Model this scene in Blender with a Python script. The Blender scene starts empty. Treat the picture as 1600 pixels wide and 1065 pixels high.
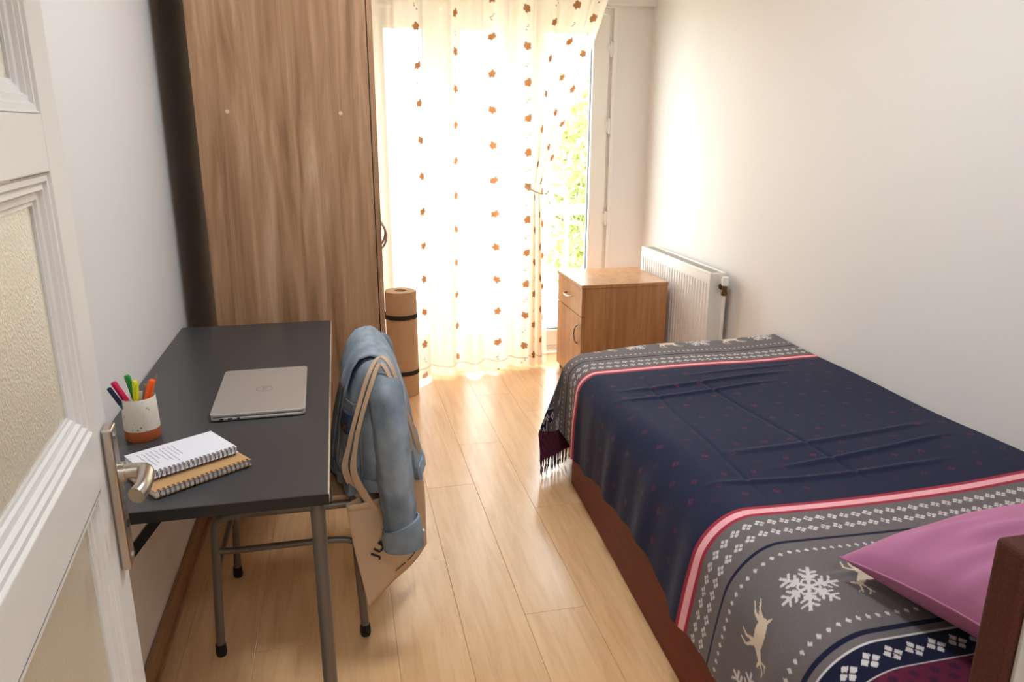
import bpy, math, random
import numpy as np
from mathutils import Vector, Matrix
random.seed(7)
rng = np.random.default_rng(7)
scene = bpy.context.scene
COL = scene.collection

# ------------------------------------------------------------------ camera
FPX, YAW, PITCH, ROLL = 1175.55, math.radians(12.873), math.radians(16.008), math.radians(0.2114)
fw = Vector((math.sin(YAW)*math.cos(PITCH), math.cos(YAW)*math.cos(PITCH), -math.sin(PITCH)))
rt = Vector((math.cos(YAW), -math.sin(YAW), 0))
up = rt.cross(fw)
r2 = rt*math.cos(ROLL) + up*math.sin(ROLL)
u2 = -rt*math.sin(ROLL) + up*math.cos(ROLL)
cam_d = bpy.data.cameras.new('camera')
cam_d.sensor_fit = 'HORIZONTAL'
cam_d.sensor_width = 36
cam_d.lens = 36*FPX/1600
cam_d.clip_start = 0.02
cam = bpy.data.objects.new('camera', cam_d)
COL.objects.link(cam)
cam.matrix_world = Matrix(((r2.x, u2.x, -fw.x, 0), (r2.y, u2.y, -fw.y, 0), (r2.z, u2.z, -fw.z, 1.425), (0, 0, 0, 1)))
scene.camera = cam

# ------------------------------------------------------------------ world, light, exposure
W = bpy.data.worlds.new('sky')
scene.world = W
W.use_nodes = True
bg = W.node_tree.nodes['Background']
bg.inputs[0].default_value = (0.86, 0.93, 1.0, 1)
bg.inputs[1].default_value = 18.0
scene.view_settings.view_transform = 'Standard'
scene.view_settings.look = 'None'
scene.view_settings.gamma = 1
scene.view_settings.use_curve_mapping = False
scene.view_settings.exposure = 0.0
scene.cycles.max_bounces = 10
scene.cycles.diffuse_bounces = 6
scene.cycles.transparent_max_bounces = 16
scene.cycles.transmission_bounces = 8
scene.cycles.sample_clamp_indirect = 8
scene.cycles.caustics_reflective = False
scene.cycles.caustics_refractive = False
scene.cycles.use_denoising = True
ROOM_FILL, HALL_FILL = 23.0, 19.0  # power of the two added fill lamps
# daylight portal in the window opening (guides sampling of the sky, gives off nothing itself)
pl = bpy.data.lights.new('window_portal', 'AREA')
pl.shape = 'RECTANGLE'; pl.size = 1.5; pl.size_y = 2.1
pl.cycles.is_portal = True
po = bpy.data.objects.new('window_portal', pl)
COL.objects.link(po)
po.location = (0.93, 4.66, 1.05)
po.rotation_euler = (math.radians(-90), 0, 0)

# ------------------------------------------------------------------ materials
def srgb(r, g, b):
    f = lambda c: (c/255/12.92) if c/255 <= 0.04045 else ((c/255+0.055)/1.055)**2.4
    return (f(r), f(g), f(b), 1)
def newmat(name):
    m = bpy.data.materials.new(name); m.use_nodes = True
    nt = m.node_tree
    return m, nt, nt.nodes['Principled BSDF']
def link(nt, a, b): nt.links.new(a, b)
def noise_bump(nt, bsdf, scale, strength, dist=0.002, coord='Object', stretch=None, detail=3):
    tc = nt.nodes.new('ShaderNodeTexCoord')
    src = tc.outputs[coord]
    if stretch:
        mp = nt.nodes.new('ShaderNodeMapping'); mp.inputs['Scale'].default_value = stretch
        link(nt, src, mp.inputs['Vector']); src = mp.outputs[0]
    n = nt.nodes.new('ShaderNodeTexNoise'); n.inputs['Scale'].default_value = scale; n.inputs['Detail'].default_value = detail
    link(nt, src, n.inputs['Vector'])
    b = nt.nodes.new('ShaderNodeBump'); b.inputs['Strength'].default_value = strength; b.inputs['Distance'].default_value = dist
    link(nt, n.outputs[0], b.inputs['Height']); link(nt, b.outputs[0], bsdf.inputs['Normal'])
    return n
def plain(name, col, rough=0.5, metal=0.0, bump=None, mottle=0.0, spec=0.5):
    m, nt, b = newmat(name)
    b.inputs['Base Color'].default_value = col
    b.inputs['Roughness'].default_value = rough
    b.inputs['Metallic'].default_value = metal
    b.inputs['Specular IOR Level'].default_value = spec
    n = None
    if bump: n = noise_bump(nt, b, bump[0], bump[1])
    if mottle:
        if n is None:
            tc = nt.nodes.new('ShaderNodeTexCoord'); n = nt.nodes.new('ShaderNodeTexNoise')
            n.inputs['Scale'].default_value = 30; link(nt, tc.outputs['Object'], n.inputs['Vector'])
        r = nt.nodes.new('ShaderNodeValToRGB')
        r.color_ramp.elements[0].position = 0.3; r.color_ramp.elements[1].position = 0.7
        r.color_ramp.elements[0].color = tuple(c*(1-mottle) for c in col[:3])+(1,)
        r.color_ramp.elements[1].color = tuple(min(1, c*(1+mottle)) for c in col[:3])+(1,)
        link(nt, n.outputs[0], r.inputs[0]); link(nt, r.outputs[0], b.inputs['Base Color'])
    return m
def wood(name, stops, stretch, rough=0.4, scale=6.0, bump=0.05, rnd=0.0, knots=False, spec=0.5, distort=0.6):
    """stretched noise grain; rnd varies lightness by object"""
    m, nt, b = newmat(name)
    b.inputs['Roughness'].default_value = rough
    b.inputs['Specular IOR Level'].default_value = spec
    tc = nt.nodes.new('ShaderNodeTexCoord')
    oi = nt.nodes.new('ShaderNodeObjectInfo')
    off = nt.nodes.new('ShaderNodeVectorMath'); off.operation = 'SCALE'
    comb = nt.nodes.new('ShaderNodeCombineXYZ')
    for i in range(3): link(nt, oi.outputs['Random'], comb.inputs[i])
    link(nt, comb.outputs[0], off.inputs[0]); off.inputs['Scale'].default_value = 37.0 if rnd else 0.0
    add = nt.nodes.new('ShaderNodeVectorMath'); link(nt, tc.outputs['Object'], add.inputs[0]); link(nt, off.outputs[0], add.inputs[1])
    mp = nt.nodes.new('ShaderNodeMapping'); mp.inputs['Scale'].default_value = stretch; link(nt, add.outputs[0], mp.inputs['Vector'])
    n = nt.nodes.new('ShaderNodeTexNoise'); n.inputs['Scale'].default_value = scale; n.inputs['Detail'].default_value = 6; n.inputs['Roughness'].default_value = 0.62; n.inputs['Distortion'].default_value = distort
    link(nt, mp.outputs[0], n.inputs['Vector'])
    r = nt.nodes.new('ShaderNodeValToRGB')
    cr = r.color_ramp
    while len(cr.elements) < len(stops): cr.elements.new(0.5)
    for e, (p, c) in zip(cr.elements, stops): e.position = p; e.color = c
    link(nt, n.outputs[0], r.inputs[0])
    out = r.outputs[0]
    if knots:
        v = nt.nodes.new('ShaderNodeTexVoronoi'); v.inputs['Scale'].default_value = 2.3
        mp2 = nt.nodes.new('ShaderNodeMapping'); mp2.inputs['Scale'].default_value = (1.6, 0.7, 1)
        link(nt, add.outputs[0], mp2.inputs['Vector']); link(nt, mp2.outputs[0], v.inputs['Vector'])
        kr = nt.nodes.new('ShaderNodeValToRGB'); kr.color_ramp.elements[0].position = 0.012; kr.color_ramp.elements[1].position = 0.05
        kr.color_ramp.elements[0].color = (0.45, 0.32, 0.2, 1); kr.color_ramp.elements[1].color = (1, 1, 1, 1)
        link(nt, v.outputs['Distance'], kr.inputs[0])
        mx = nt.nodes.new('ShaderNodeMix'); mx.data_type = 'RGBA'; mx.blend_type = 'MULTIPLY'; mx.inputs['Factor'].default_value = 0.8
        link(nt, out, mx.inputs['A']); link(nt, kr.outputs[0], mx.inputs['B']); out = mx.outputs['Result']
    if rnd:
        hv = nt.nodes.new('ShaderNodeHueSaturation')
        ma = nt.nodes.new('ShaderNodeMapRange'); ma.inputs['To Min'].default_value = 1-rnd; ma.inputs['To Max'].default_value = 1+rnd
        link(nt, oi.outputs['Random'], ma.inputs['Value']); link(nt, ma.outputs[0], hv.inputs['Value']); link(nt, out, hv.inputs['Color']); out = hv.outputs[0]
    link(nt, out, b.inputs['Base Color'])
    bp = nt.nodes.new('ShaderNodeBump'); bp.inputs['Strength'].default_value = bump; bp.inputs['Distance'].default_value = 0.002
    link(nt, n.outputs[0], bp.inputs['Height']); link(nt, bp.outputs[0], b.inputs['Normal'])
    return m
def attr_cloth(name, rough=0.9, bump=(900, 0.25), sheen=0.3):
    m, nt, b = newmat(name)
    a = nt.nodes.new('ShaderNodeAttribute'); a.attribute_name = 'col'
    link(nt, a.outputs['Color'], b.inputs['Base Color'])
    b.inputs['Roughness'].default_value = rough
    b.inputs['Specular IOR Level'].default_value = 0.2
    b.inputs['Sheen Weight'].default_value = sheen
    noise_bump(nt, b, bump[0], bump[1])
    return m

M = {}
M['wall'] = plain('wall_paint', srgb(238, 233, 228), 0.6, bump=(14, 0.04), spec=0.3)
M['ceiling'] = plain('ceiling_paint', srgb(240, 238, 234), 0.9)
M['white'] = plain('white_gloss_paint', srgb(232, 229, 226), 0.35)
M['pvc'] = plain('white_plastic_frame', srgb(240, 236, 230), 0.35)
M['gasket'] = plain('black_rubber_gasket', srgb(30, 30, 30), 0.7)
M['oak'] = wood('oak_laminate', [(0.2, srgb(202, 156, 110)), (0.5, srgb(220, 176, 128)), (0.8, srgb(230, 190, 144))], (14, 1.1, 14), rough=0.24, scale=2.4, rnd=0.025, knots=True, bump=0.02)
M['under'] = plain('floor_underlay', srgb(90, 60, 35), 0.9)
M['skirt'] = wood('walnut_baseboard', [(0.3, srgb(138, 100, 66)), (0.7, srgb(172, 128, 88))], (3, 1, 12), rough=0.35, scale=4)
M['ward'] = wood('walnut_laminate', [(0.24, srgb(112, 80, 54)), (0.42, srgb(158, 118, 84)), (0.56, srgb(178, 138, 104)), (0.76, srgb(208, 174, 142))], (9, 9, 0.55), rough=0.40, scale=2.6, bump=0.02)
M['stand'] = wood('light_walnut_laminate', [(0.25, srgb(146, 100, 60)), (0.5, srgb(176, 126, 82)), (0.75, srgb(196, 148, 102))], (10, 10, 0.6), rough=0.24, scale=2.2, bump=0.02)
M['ward_dark'] = plain('dark_edge', srgb(60, 40, 28), 0.7)
M['desk'] = plain('charcoal_laminate', srgb(64, 64, 66), 0.33, bump=(300, 0.03))
M['desk_edge'] = plain('black_edge_band', srgb(24, 24, 24), 0.45)
M['pale_edge'] = plain('pale_wood_edge', srgb(214, 190, 156), 0.5)
M['tube'] = plain('grey_brown_metal_tube', srgb(112, 104, 96), 0.38, 0.35)
M['rubber'] = plain('black_rubber', srgb(14, 13, 13), 0.6)
M['blackmetal'] = plain('black_metal', srgb(30, 28, 26), 0.4, 0.5)
M['seat'] = wood('birch_plywood', [(0.3, srgb(176, 128, 84)), (0.7, srgb(208, 164, 116))], (1.2, 10, 10), rough=0.45, scale=3)
M['chrome'] = plain('brushed_nickel', srgb(190, 182, 172), 0.28, 1.0)
M['steel'] = plain('dull_steel', srgb(160, 156, 150), 0.4, 1.0)
M['brass'] = plain('aged_brass', srgb(120, 96, 62), 0.4, 1.0)
M['silver'] = plain('silver_aluminium', srgb(202, 196, 190), 0.38, 0.6)
M['silver_dark'] = plain('grey_logo', srgb(166, 160, 154), 0.35, 0.6)
M['port'] = plain('port_black', srgb(12, 12, 12), 0.5)
M['terracotta'] = plain('terracotta', srgb(186, 96, 48), 0.8, bump=(160, 0.15))
M['paper'] = plain('white_paper', srgb(232, 230, 236), 0.85)
M['ink'] = plain('grey_pen_ink', srgb(172, 172, 184), 0.8)
M['kraft'] = plain('kraft_cover', srgb(196, 154, 104), 0.8, bump=(400, 0.1), mottle=0.06)
M['coil'] = plain('bronze_coil', srgb(64, 56, 50), 0.4, 0.4)
M['radiator'] = plain('radiator_enamel', srgb(236, 230, 222), 0.35)
M['rad_dark'] = plain('radiator_grille_grey', srgb(190, 184, 176), 0.5)
M['mat_tan'] = plain('tan_foam', srgb(186, 150, 112), 0.8, bump=(250, 0.15))
M['mat_in'] = plain('tan_foam_end', srgb(168, 140, 112), 0.85)
M['strap'] = plain('black_webbing', srgb(30, 22, 20), 0.8, bump=(500, 0.2))
M['bedwood'] = wood('mahogany_panel', [(0.3, srgb(92, 22, 8)), (0.7, srgb(118, 34, 14))], (2, 2, 14), rough=0.5, scale=4, bump=0.02, spec=0.3)
M['headvel'] = plain('brown_velvet', srgb(78, 32, 19), 0.85, bump=(260, 0.3), mottle=0.25)
M['headback'] = plain('grey_white_backing', srgb(196, 190, 182), 0.8, bump=(20, 0.2))
M['mattress'] = plain('mattress_ticking', srgb(190, 185, 180), 0.9)
M['blanket'] = attr_cloth('printed_fleece', 0.9, (700, 0.3), 0.06)
M['pillow'] = plain('mauve_cotton', srgb(178, 112, 146), 0.9, bump=(500, 0.2))
M['fringe'] = plain('burgundy_yarn', srgb(58, 24, 40), 0.9)
M['canvas'] = plain('natural_canvas', srgb(206, 178, 148), 0.9, bump=(700, 0.35))
M['print'] = plain('black_print', srgb(40, 34, 32), 0.8)
M['leaf_out'] = plain('tree_leaf', (0.26, 0.30, 0.07, 1), 0.6)
M['bark'] = plain('bark', srgb(110, 92, 70), 0.9)
M['concrete'] = plain('pale_concrete', srgb(226, 222, 214), 0.9)
M['fill_glass'] = None

def denim():
    m, nt, b = newmat('washed_denim')
    tc = nt.nodes.new('ShaderNodeTexCoord')
    n = nt.nodes.new('ShaderNodeTexNoise'); n.inputs['Scale'].default_value = 9; n.inputs['Detail'].default_value = 5
    link(nt, tc.outputs['Object'], n.inputs['Vector'])
    r = nt.nodes.new('ShaderNodeValToRGB')
    r.color_ramp.elements[0].position = 0.35; r.color_ramp.elements[0].color = srgb(106, 118, 130)
    r.color_ramp.elements[1].position = 0.65; r.color_ramp.elements[1].color = srgb(156, 168, 178)
    link(nt, n.outputs[0], r.inputs[0]); link(nt, r.outputs[0], b.inputs['Base Color'])
    b.inputs['Roughness'].default_value = 0.9; b.inputs['Specular IOR Level'].default_value = 0.2
    w = nt.nodes.new('ShaderNodeTexNoise'); w.inputs['Scale'].default_value = 420
    link(nt, tc.outputs['Object'], w.inputs['Vector'])
    bp = nt.nodes.new('ShaderNodeBump'); bp.inputs['Strength'].default_value = 0.35; bp.inputs['Distance'].default_value = 0.002
    link(nt, w.outputs[0], bp.inputs['Height']); link(nt, bp.outputs[0], b.inputs['Normal'])
    return m
M['denim'] = denim()
M['denim_dark'] = plain('dark_denim_edge', srgb(58, 70, 92), 0.9, bump=(420, 0.3))
M['denim_in'] = plain('denim_reverse', srgb(70, 80, 90), 0.95)
M['stitch'] = plain('tan_stitching', srgb(150, 138, 124), 0.8)

def speckle():
    m, nt, b = newmat('speckled_ceramic')
    tc = nt.nodes.new('ShaderNodeTexCoord')
    v = nt.nodes.new('ShaderNodeTexVoronoi'); v.inputs['Scale'].default_value = 150
    link(nt, tc.outputs['Object'], v.inputs['Vector'])
    n = nt.nodes.new('ShaderNodeTexNoise'); n.inputs['Scale'].default_value = 45; link(nt, tc.outputs['Object'], n.inputs['Vector'])
    ad = nt.nodes.new('ShaderNodeMath'); ad.operation = 'MULTIPLY_ADD'; ad.inputs[1].default_value = 1.1; ad.inputs[2].default_value = -0.42
    link(nt, n.outputs[0], ad.inputs[0])
    lt = nt.nodes.new('ShaderNodeMath'); lt.operation = 'LESS_THAN'
    link(nt, v.outputs['Distance'], lt.inputs[0]); link(nt, ad.outputs[0], lt.inputs[1])
    mx = nt.nodes.new('ShaderNodeMix'); mx.data_type = 'RGBA'
    mx.inputs['A'].default_value = srgb(226, 214, 200); mx.inputs['B'].default_value = srgb(140, 124, 112)
    link(nt, lt.outputs[0], mx.inputs['Factor']); link(nt, mx.outputs['Result'], b.inputs['Base Color'])
    b.inputs['Roughness'].default_value = 0.5
    return m
M['speckle'] = speckle()

def obscure_glass():
    m, nt, b = newmat('textured_obscure_glass')
    b.inputs['Base Color'].default_value = srgb(214, 206, 182)
    b.inputs['Roughness'].default_value = 0.45
    b.inputs['Transmission Weight'].default_value = 0.45
    b.inputs['IOR'].default_value = 1.3
    tc = nt.nodes.new('ShaderNodeTexCoord')
    v = nt.nodes.new('ShaderNodeTexVoronoi'); v.inputs['Scale'].default_value = 260
    link(nt, tc.outputs['Object'], v.inputs['Vector'])
    bp = nt.nodes.new('ShaderNodeBump'); bp.inputs['Strength'].default_value = 0.35; bp.inputs['Distance'].default_value = 0.0015
    link(nt, v.outputs['Distance'], bp.inputs['Height']); link(nt, bp.outputs[0], b.inputs['Normal'])
    return m
M['obscure'] = obscure_glass()

def clear_glass():
    m, nt, b = newmat('clear_glass')
    nt.nodes.remove(b)
    o = nt.nodes['Material Output']
    t = nt.nodes.new('ShaderNodeBsdfTransparent'); t.inputs[0].default_value = (0.96, 0.97, 0.96, 1)
    g = nt.nodes.new('ShaderNodeBsdfGlossy'); g.inputs['Roughness'].default_value = 0.02
    mx = nt.nodes.new('ShaderNodeMixShader'); mx.inputs[0].default_value = 0.06
    link(nt, t.outputs[0], mx.inputs[1]); link(nt, g.outputs[0], mx.inputs[2]); link(nt, mx.outputs[0], o.inputs[0])
    return m
M['glass'] = clear_glass()

def sheer():
    m, nt, b = newmat('sheer_voile')
    nt.nodes.remove(b)
    o = nt.nodes['Material Output']
    a = nt.nodes.new('ShaderNodeAttribute'); a.attribute_name = 'col'
    t = nt.nodes.new('ShaderNodeBsdfTransparent'); t.inputs[0].default_value = (1.0, 0.96, 0.90, 1)
    d = nt.nodes.new('ShaderNodeBsdfDiffuse'); tl = nt.nodes.new('ShaderNodeBsdfTranslucent')
    link(nt, a.outputs['Color'], d.inputs[0]); link(nt, a.outputs['Color'], tl.inputs[0])
    m1 = nt.nodes.new('ShaderNodeMixShader'); m1.inputs[0].default_value = 0.62
    link(nt, d.outputs[0], m1.inputs[1]); link(nt, tl.outputs[0], m1.inputs[2])
    m2 = nt.nodes.new('ShaderNodeMixShader')
    link(nt, a.outputs['Alpha'], m2.inputs[0])
    link(nt, t.outputs[0], m2.inputs[1]); link(nt, m1.outputs[0], m2.inputs[2]); link(nt, m2.outputs[0], o.inputs[0])
    return m
M['sheer'] = sheer()
def fillmat():  # glowing shade of the added fill lamps
    m, nt, b = newmat('opal_fill_shade')
    b.inputs['Base Color'].default_value = (0.9, 0.9, 0.88, 1)
    b.inputs['Emission Color'].default_value = (0.92, 0.96, 1.0, 1)
    b.inputs['Emission Strength'].default_value = 4.0
    return m
M['fill_glass'] = fillmat()

# ------------------------------------------------------------------ builders
ORG = {}
def setp(o, label=None, cat=None, group=None, kind=None):
    if label: o['label'] = label
    if cat: o['category'] = cat
    if group: o['group'] = group
    if kind: o['kind'] = kind
    return o
def thing(name, loc, label, cat, group=None):
    o = bpy.data.objects.new(name, None); COL.objects.link(o)
    o.empty_display_size = 0.05
    o.location = loc; ORG[o.name] = Vector(loc)
    return setp(o, label, cat, group)
def link_mesh(name, me, mat, parent=None, loc=None):
    o = bpy.data.objects.new(name, me); COL.objects.link(o)
    if mat is not None and not me.materials: me.materials.append(mat)
    if parent is not None:
        o.parent = parent; ORG[o.name] = ORG[parent.name]
    else:
        o.location = loc or (0, 0, 0); ORG[o.name] = Vector(loc or (0, 0, 0))
    return o
class MB:
    def __init__(s): s.v = []; s.f = []
    def quad(s, a, b, c, d):
        n = len(s.v); s.v += [a, b, c, d]; s.f.append((n, n+1, n+2, n+3)); return s
    def box(s, x0, x1, y0, y1, z0, z1):
        return s.hexa([(x0, y0), (x1, y0), (x1, y1), (x0, y1)], z0, z1)
    def hexa(s, poly, z0, z1):
        """prism over a counter-clockwise plan polygon"""
        n = len(s.v); k = len(poly)
        s.v += [(x, y, z0) for x, y in poly] + [(x, y, z1) for x, y in poly]
        s.f.append(tuple(n+i for i in reversed(range(k)))); s.f.append(tuple(n+k+i for i in range(k)))
        for i in range(k):
            j = (i+1) % k; s.f.append((n+i, n+j, n+k+j, n+k+i))
        return s
    def obox(s, c, ax, ay, az, hx, hy, hz):
        c, ax, ay, az = Vector(c), Vector(ax), Vector(ay), Vector(az)
        n = len(s.v)
        for dz in (-1, 1):
            for dx, dy in ((-1, -1), (1, -1), (1, 1), (-1, 1)):
                s.v.append(tuple(c+ax*hx*dx+ay*hy*dy+az*hz*dz))
        for q in ((3, 2, 1, 0), (4, 5, 6, 7), (0, 1, 5, 4), (1, 2, 6, 5), (2, 3, 7, 6), (3, 0, 4, 7)): s.f.append(tuple(n+i for i in q))
        return s
    def rings(s, R, closed=True, cap0=False, cap1=False):
        n = len(s.v); k = len(R[0])
        for r in R: s.v += [tuple(p) for p in r]
        for i in range(len(R)-1):
            for j in range(k if closed else k-1):
                a = n+i*k+j; b = n+i*k+(j+1) % k
                s.f.append((a, b, b+k, a+k))
        if cap0: s.f.append(tuple(n+j for j in reversed(range(k))))
        if cap1: s.f.append(tuple(n+(len(R)-1)*k+j for j in range(k)))
        return s
    def tube(s, path, r, seg=12, caps=True, flat=1.0, upv=None):
        P = [Vector(p) for p in path]; R = []
        rr = r if isinstance(r, (list, tuple)) else [r]*len(P)
        prev = None
        for i, p in enumerate(P):
            t = (P[min(i+1, len(P)-1)]-P[max(i-1, 0)]).normalized()
            if prev is None:
                a = Vector(upv) if upv else (Vector((0, 0, 1)) if abs(t.z) < 0.9 else Vector((0, 1, 0)))
                u = (a-t*a.dot(t)).normalized()
            else: u = (prev-t*prev.dot(t)).normalized()
            prev = u; w = t.cross(u)
            R.append([p+(u*math.cos(2*math.pi*k/seg)*flat+w*math.sin(2*math.pi*k/seg))*rr[i] for k in range(seg)])
        return s.rings(R, True, caps, caps)
    def ribbon(s, path, width_, wdir, thick=0.003):
        """flat strap: rectangle section swept along path; wdir(i)->width direction"""
        P = [Vector(p) for p in path]; R = []
        for i, p in enumerate(P):
            width = width_(i/(len(P)-1)) if callable(width_) else width_
            t = (P[min(i+1, len(P)-1)]-P[max(i-1, 0)]).normalized()
            w = Vector(wdir(i) if callable(wdir) else wdir); w = (w-t*w.dot(t)).normalized(); n = t.cross(w)
            R.append([p+w*width/2+n*thick/2, p-w*width/2+n*thick/2, p-w*width/2-n*thick/2, p+w*width/2-n*thick/2])
        return s.rings(R, True, True, True)
    def lathe(s, prof, c, seg=32, cap0=True, cap1=False, axis=None):
        R = []
        for r, z in prof:
            R.append([(c[0]+r*math.cos(2*math.pi*k/seg), c[1]+r*math.sin(2*math.pi*k/seg), c[2]+z) for k in range(seg)])
        return s.rings(R, True, cap0, cap1)
    def build(s, name, mat, parent=None, loc=None, smooth=False, bevel=0.0, sub=0, solid=0.0, label=None, seg=2):
        off = ORG[parent.name] if parent is not None else Vector(loc or (0, 0, 0))
        me = bpy.data.meshes.new(name)
        me.from_pydata([(p[0]-off.x, p[1]-off.y, p[2]-off.z) for p in s.v], [], s.f)
        me.validate(); me.update()
        if smooth: me.polygons.foreach_set('use_smooth', [True]*len(me.polygons))
        o = link_mesh(name, me, mat, parent, loc)
        if smooth and not sub:
            try:
                me.set_sharp_from_angle(angle=math.radians(50))
            except Exception: pass
        if solid:
            md = o.modifiers.new('thickness', 'SOLIDIFY'); md.thickness = solid; md.offset = -1
        if bevel:
            md = o.modifiers.new('bevel', 'BEVEL'); md.width = bevel; md.segments = seg; md.limit_method = 'ANGLE'
        if sub:
            md = o.modifiers.new('subsurf', 'SUBSURF'); md.levels = sub; md.render_levels = sub
        if label: o['label'] = label
        return o
def smooth_path(pts, n=8):
    """Catmull-Rom through points"""
    P = [Vector(p) for p in pts]; out = []
    for i in range(len(P)-1):
        p0, p1, p2, p3 = P[max(i-1, 0)], P[i], P[i+1], P[min(i+2, len(P)-1)]
        for k in range(n):
            t = k/n
            out.append(0.5*((2*p1)+(p2-p0)*t+(2*p0-5*p1+4*p2-p3)*t*t+(3*p1-p0-3*p2+p3)*t**3))
    out.append(P[-1]); return out
def grid_mesh(name, P, mat, parent=None, loc=None, col=None, solid=0.0):
    """P: (n,m,3) array of world points; col: (n,m,4)"""
    n, m, _ = P.shape
    off = np.array(ORG[parent.name] if parent is not None else (loc or (0, 0, 0)))
    me = bpy.data.meshes.new(name)
    i = np.arange(n-1)[:, None]*m+np.arange(m-1)[None, :]
    F = np.stack([i, i+1, i+m+1, i+m], -1).reshape(-1)
    nf = (n-1)*(m-1)
    me.vertices.add(n*m); me.vertices.foreach_set('co', (P-off).reshape(-1).astype(np.float32))
    me.loops.add(nf*4); me.loops.foreach_set('vertex_index', F.astype(np.int32))
    me.polygons.add(nf); me.polygons.foreach_set('loop_start', (np.arange(nf)*4).astype(np.int32))
    me.polygons.foreach_set('use_smooth', np.ones(nf, bool))
    me.update(calc_edges=True); me.validate()
    if col is not None:
        a = me.color_attributes.new('col', 'FLOAT_COLOR', 'POINT')
        a.data.foreach_set('color', col.reshape(-1).astype(np.float32))
    o = link_mesh(name, me, mat, parent, loc)
    if solid:
        md = o.modifiers.new('thickness', 'SOLIDIFY'); md.thickness = solid; md.offset = 0
    return o
def text_mesh(body, size, extrude=0.0003, spacing=1.0, bold=0.0):
    cu = bpy.data.curves.new('lettering', 'FONT'); cu.body = body; cu.size = size; cu.extrude = extrude; cu.space_character = spacing
    cu.offset = bold; cu.align_x = 'CENTER'; cu.align_y = 'CENTER'; cu.resolution_u = 3
    o = bpy.data.objects.new('lettering_tmp', cu); COL.objects.link(o)
    dg = bpy.context.evaluated_depsgraph_get()
    me = bpy.data.meshes.new_from_object(o.evaluated_get(dg))
    COL.objects.unlink(o); bpy.data.objects.remove(o)
    return me

# ------------------------------------------------------------------ setting
XL, XR, YB, ZC, YN = -0.555, 1.90, 4.55, 2.65, 0.10
fl = MB().box(XL-0.1, XR+0.1, -1.6, YB+0.2, -0.08, -0.012).build('floor', M['under'])
setp(fl, kind='structure')
pw = 0.195
cols = []
x = 0.284-pw*5
while x < XR:
    cols.append((max(x, XL), min(x+pw, XR))); x += pw
plank_meshes = {}
for ci, (xa, xb) in enumerate(cols):
    if xb-xa < 0.01: continue
    y = -1.6+[0.0, -0.75, -0.35, -1.0][ci % 4]
    while y < YB+0.12:
        y0, y1 = max(y, -1.6), min(y+1.285, YB+0.12)
        if y1-y0 > 0.02:
            key = (round(xb-xa, 3), round(y1-y0, 3))
            if key not in plank_meshes:
                w, l = key
                mb = MB(); e = 0.0003
                mb.hexa([(e, e), (w-e, e), (w-e, l-e), (e, l-e)], -0.012, -0.0006)
                t = 0.001
                n = len(mb.v)
                mb.v += [(e+t, e+t, 0), (w-e-t, e+t, 0), (w-e-t, l-e-t, 0), (e+t, l-e-t, 0)]
                mb.f.pop(1)
                for i in range(4): mb.f.append((4+i, 4+(i+1) % 4, n+(i+1) % 4, n+i))
                mb.f.append((n, n+1, n+2, n+3))
                me = bpy.data.meshes.new('plank'); me.from_pydata(mb.v, [], mb.f); me.update(); me.materials.append(M['oak'])
                plank_meshes[key] = me
            o = bpy.data.objects.new('plank', plank_meshes[key]); COL.objects.link(o)
            o.parent = fl; o.location = (xa, y0, 0)
        y += 1.285
def struct(name, mb, mat, **k): return setp(mb.build(name, mat, **k), kind='structure')
struct('wall_left', MB().box(XL-0.1, XL, YN-0.12, YB+0.2, 0, ZC), M['wall'])
struct('wall_right', MB().box(XR, XR+0.1, YN-0.12, YB+0.2, 0, ZC), M['wall'])
WX0, WX1, WZ = 0.16, 1.655, 2.09
struct('wall_back', MB().box(XL, WX0, YB, YB+0.2, 0, ZC).box(WX1, XR, YB, YB+0.2, 0, ZC).box(WX0, WX1, YB, YB+0.2, WZ, ZC), M['wall'])
struct('trim_1', MB().box(XL, XR, YB-0.05, YB, 2.10, ZC), M['wall'], bevel=0.004)
struct('trim_2', MB().box(WX1-0.004, WX1+0.022, YB-0.012, YB, 0, WZ).box(WX0, WX1+0.022, YB-0.012, YB, WZ-0.004, WZ+0.01), M['pvc'], bevel=0.003)
struct('wall_front', MB().box(XL, -0.26, YN-0.12, YN, 0, ZC).box(0.70, XR, YN-0.12, YN, 0, ZC).box(-0.26, 0.70, YN-0.12, YN, 2.08, ZC), M['wall'])
struct('ceiling', MB().box(XL-0.1, XR+0.1, -1.6, YB+0.2, ZC, ZC+0.12), M['ceiling'])
struct('wall_hall', MB().box(XL-0.1, XR+0.1, -1.7, -1.6, 0, ZC).box(XL-0.1, XL, -1.6, YN-0.12, 0, ZC).box(XR, XR+0.1, -1.6, YN-0.12, 0, ZC), M['wall'])
sk = MB()
sk.box(XL, XL+0.014, YN, YB, 0.0, 0.088).box(XL, XL+0.020, YN, YB, 0.0, 0.018)
struct('baseboard_left', sk, M['skirt'], bevel=0.004)
struct('baseboard_right', MB().box(XR-0.014, XR, YN, YB, 0, 0.088), M['skirt'], bevel=0.004)
struct('baseboard_back', MB().box(WX1+0.03, XR-0.014, YB-0.014, YB, 0, 0.088), M['skirt'], bevel=0.004)

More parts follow.
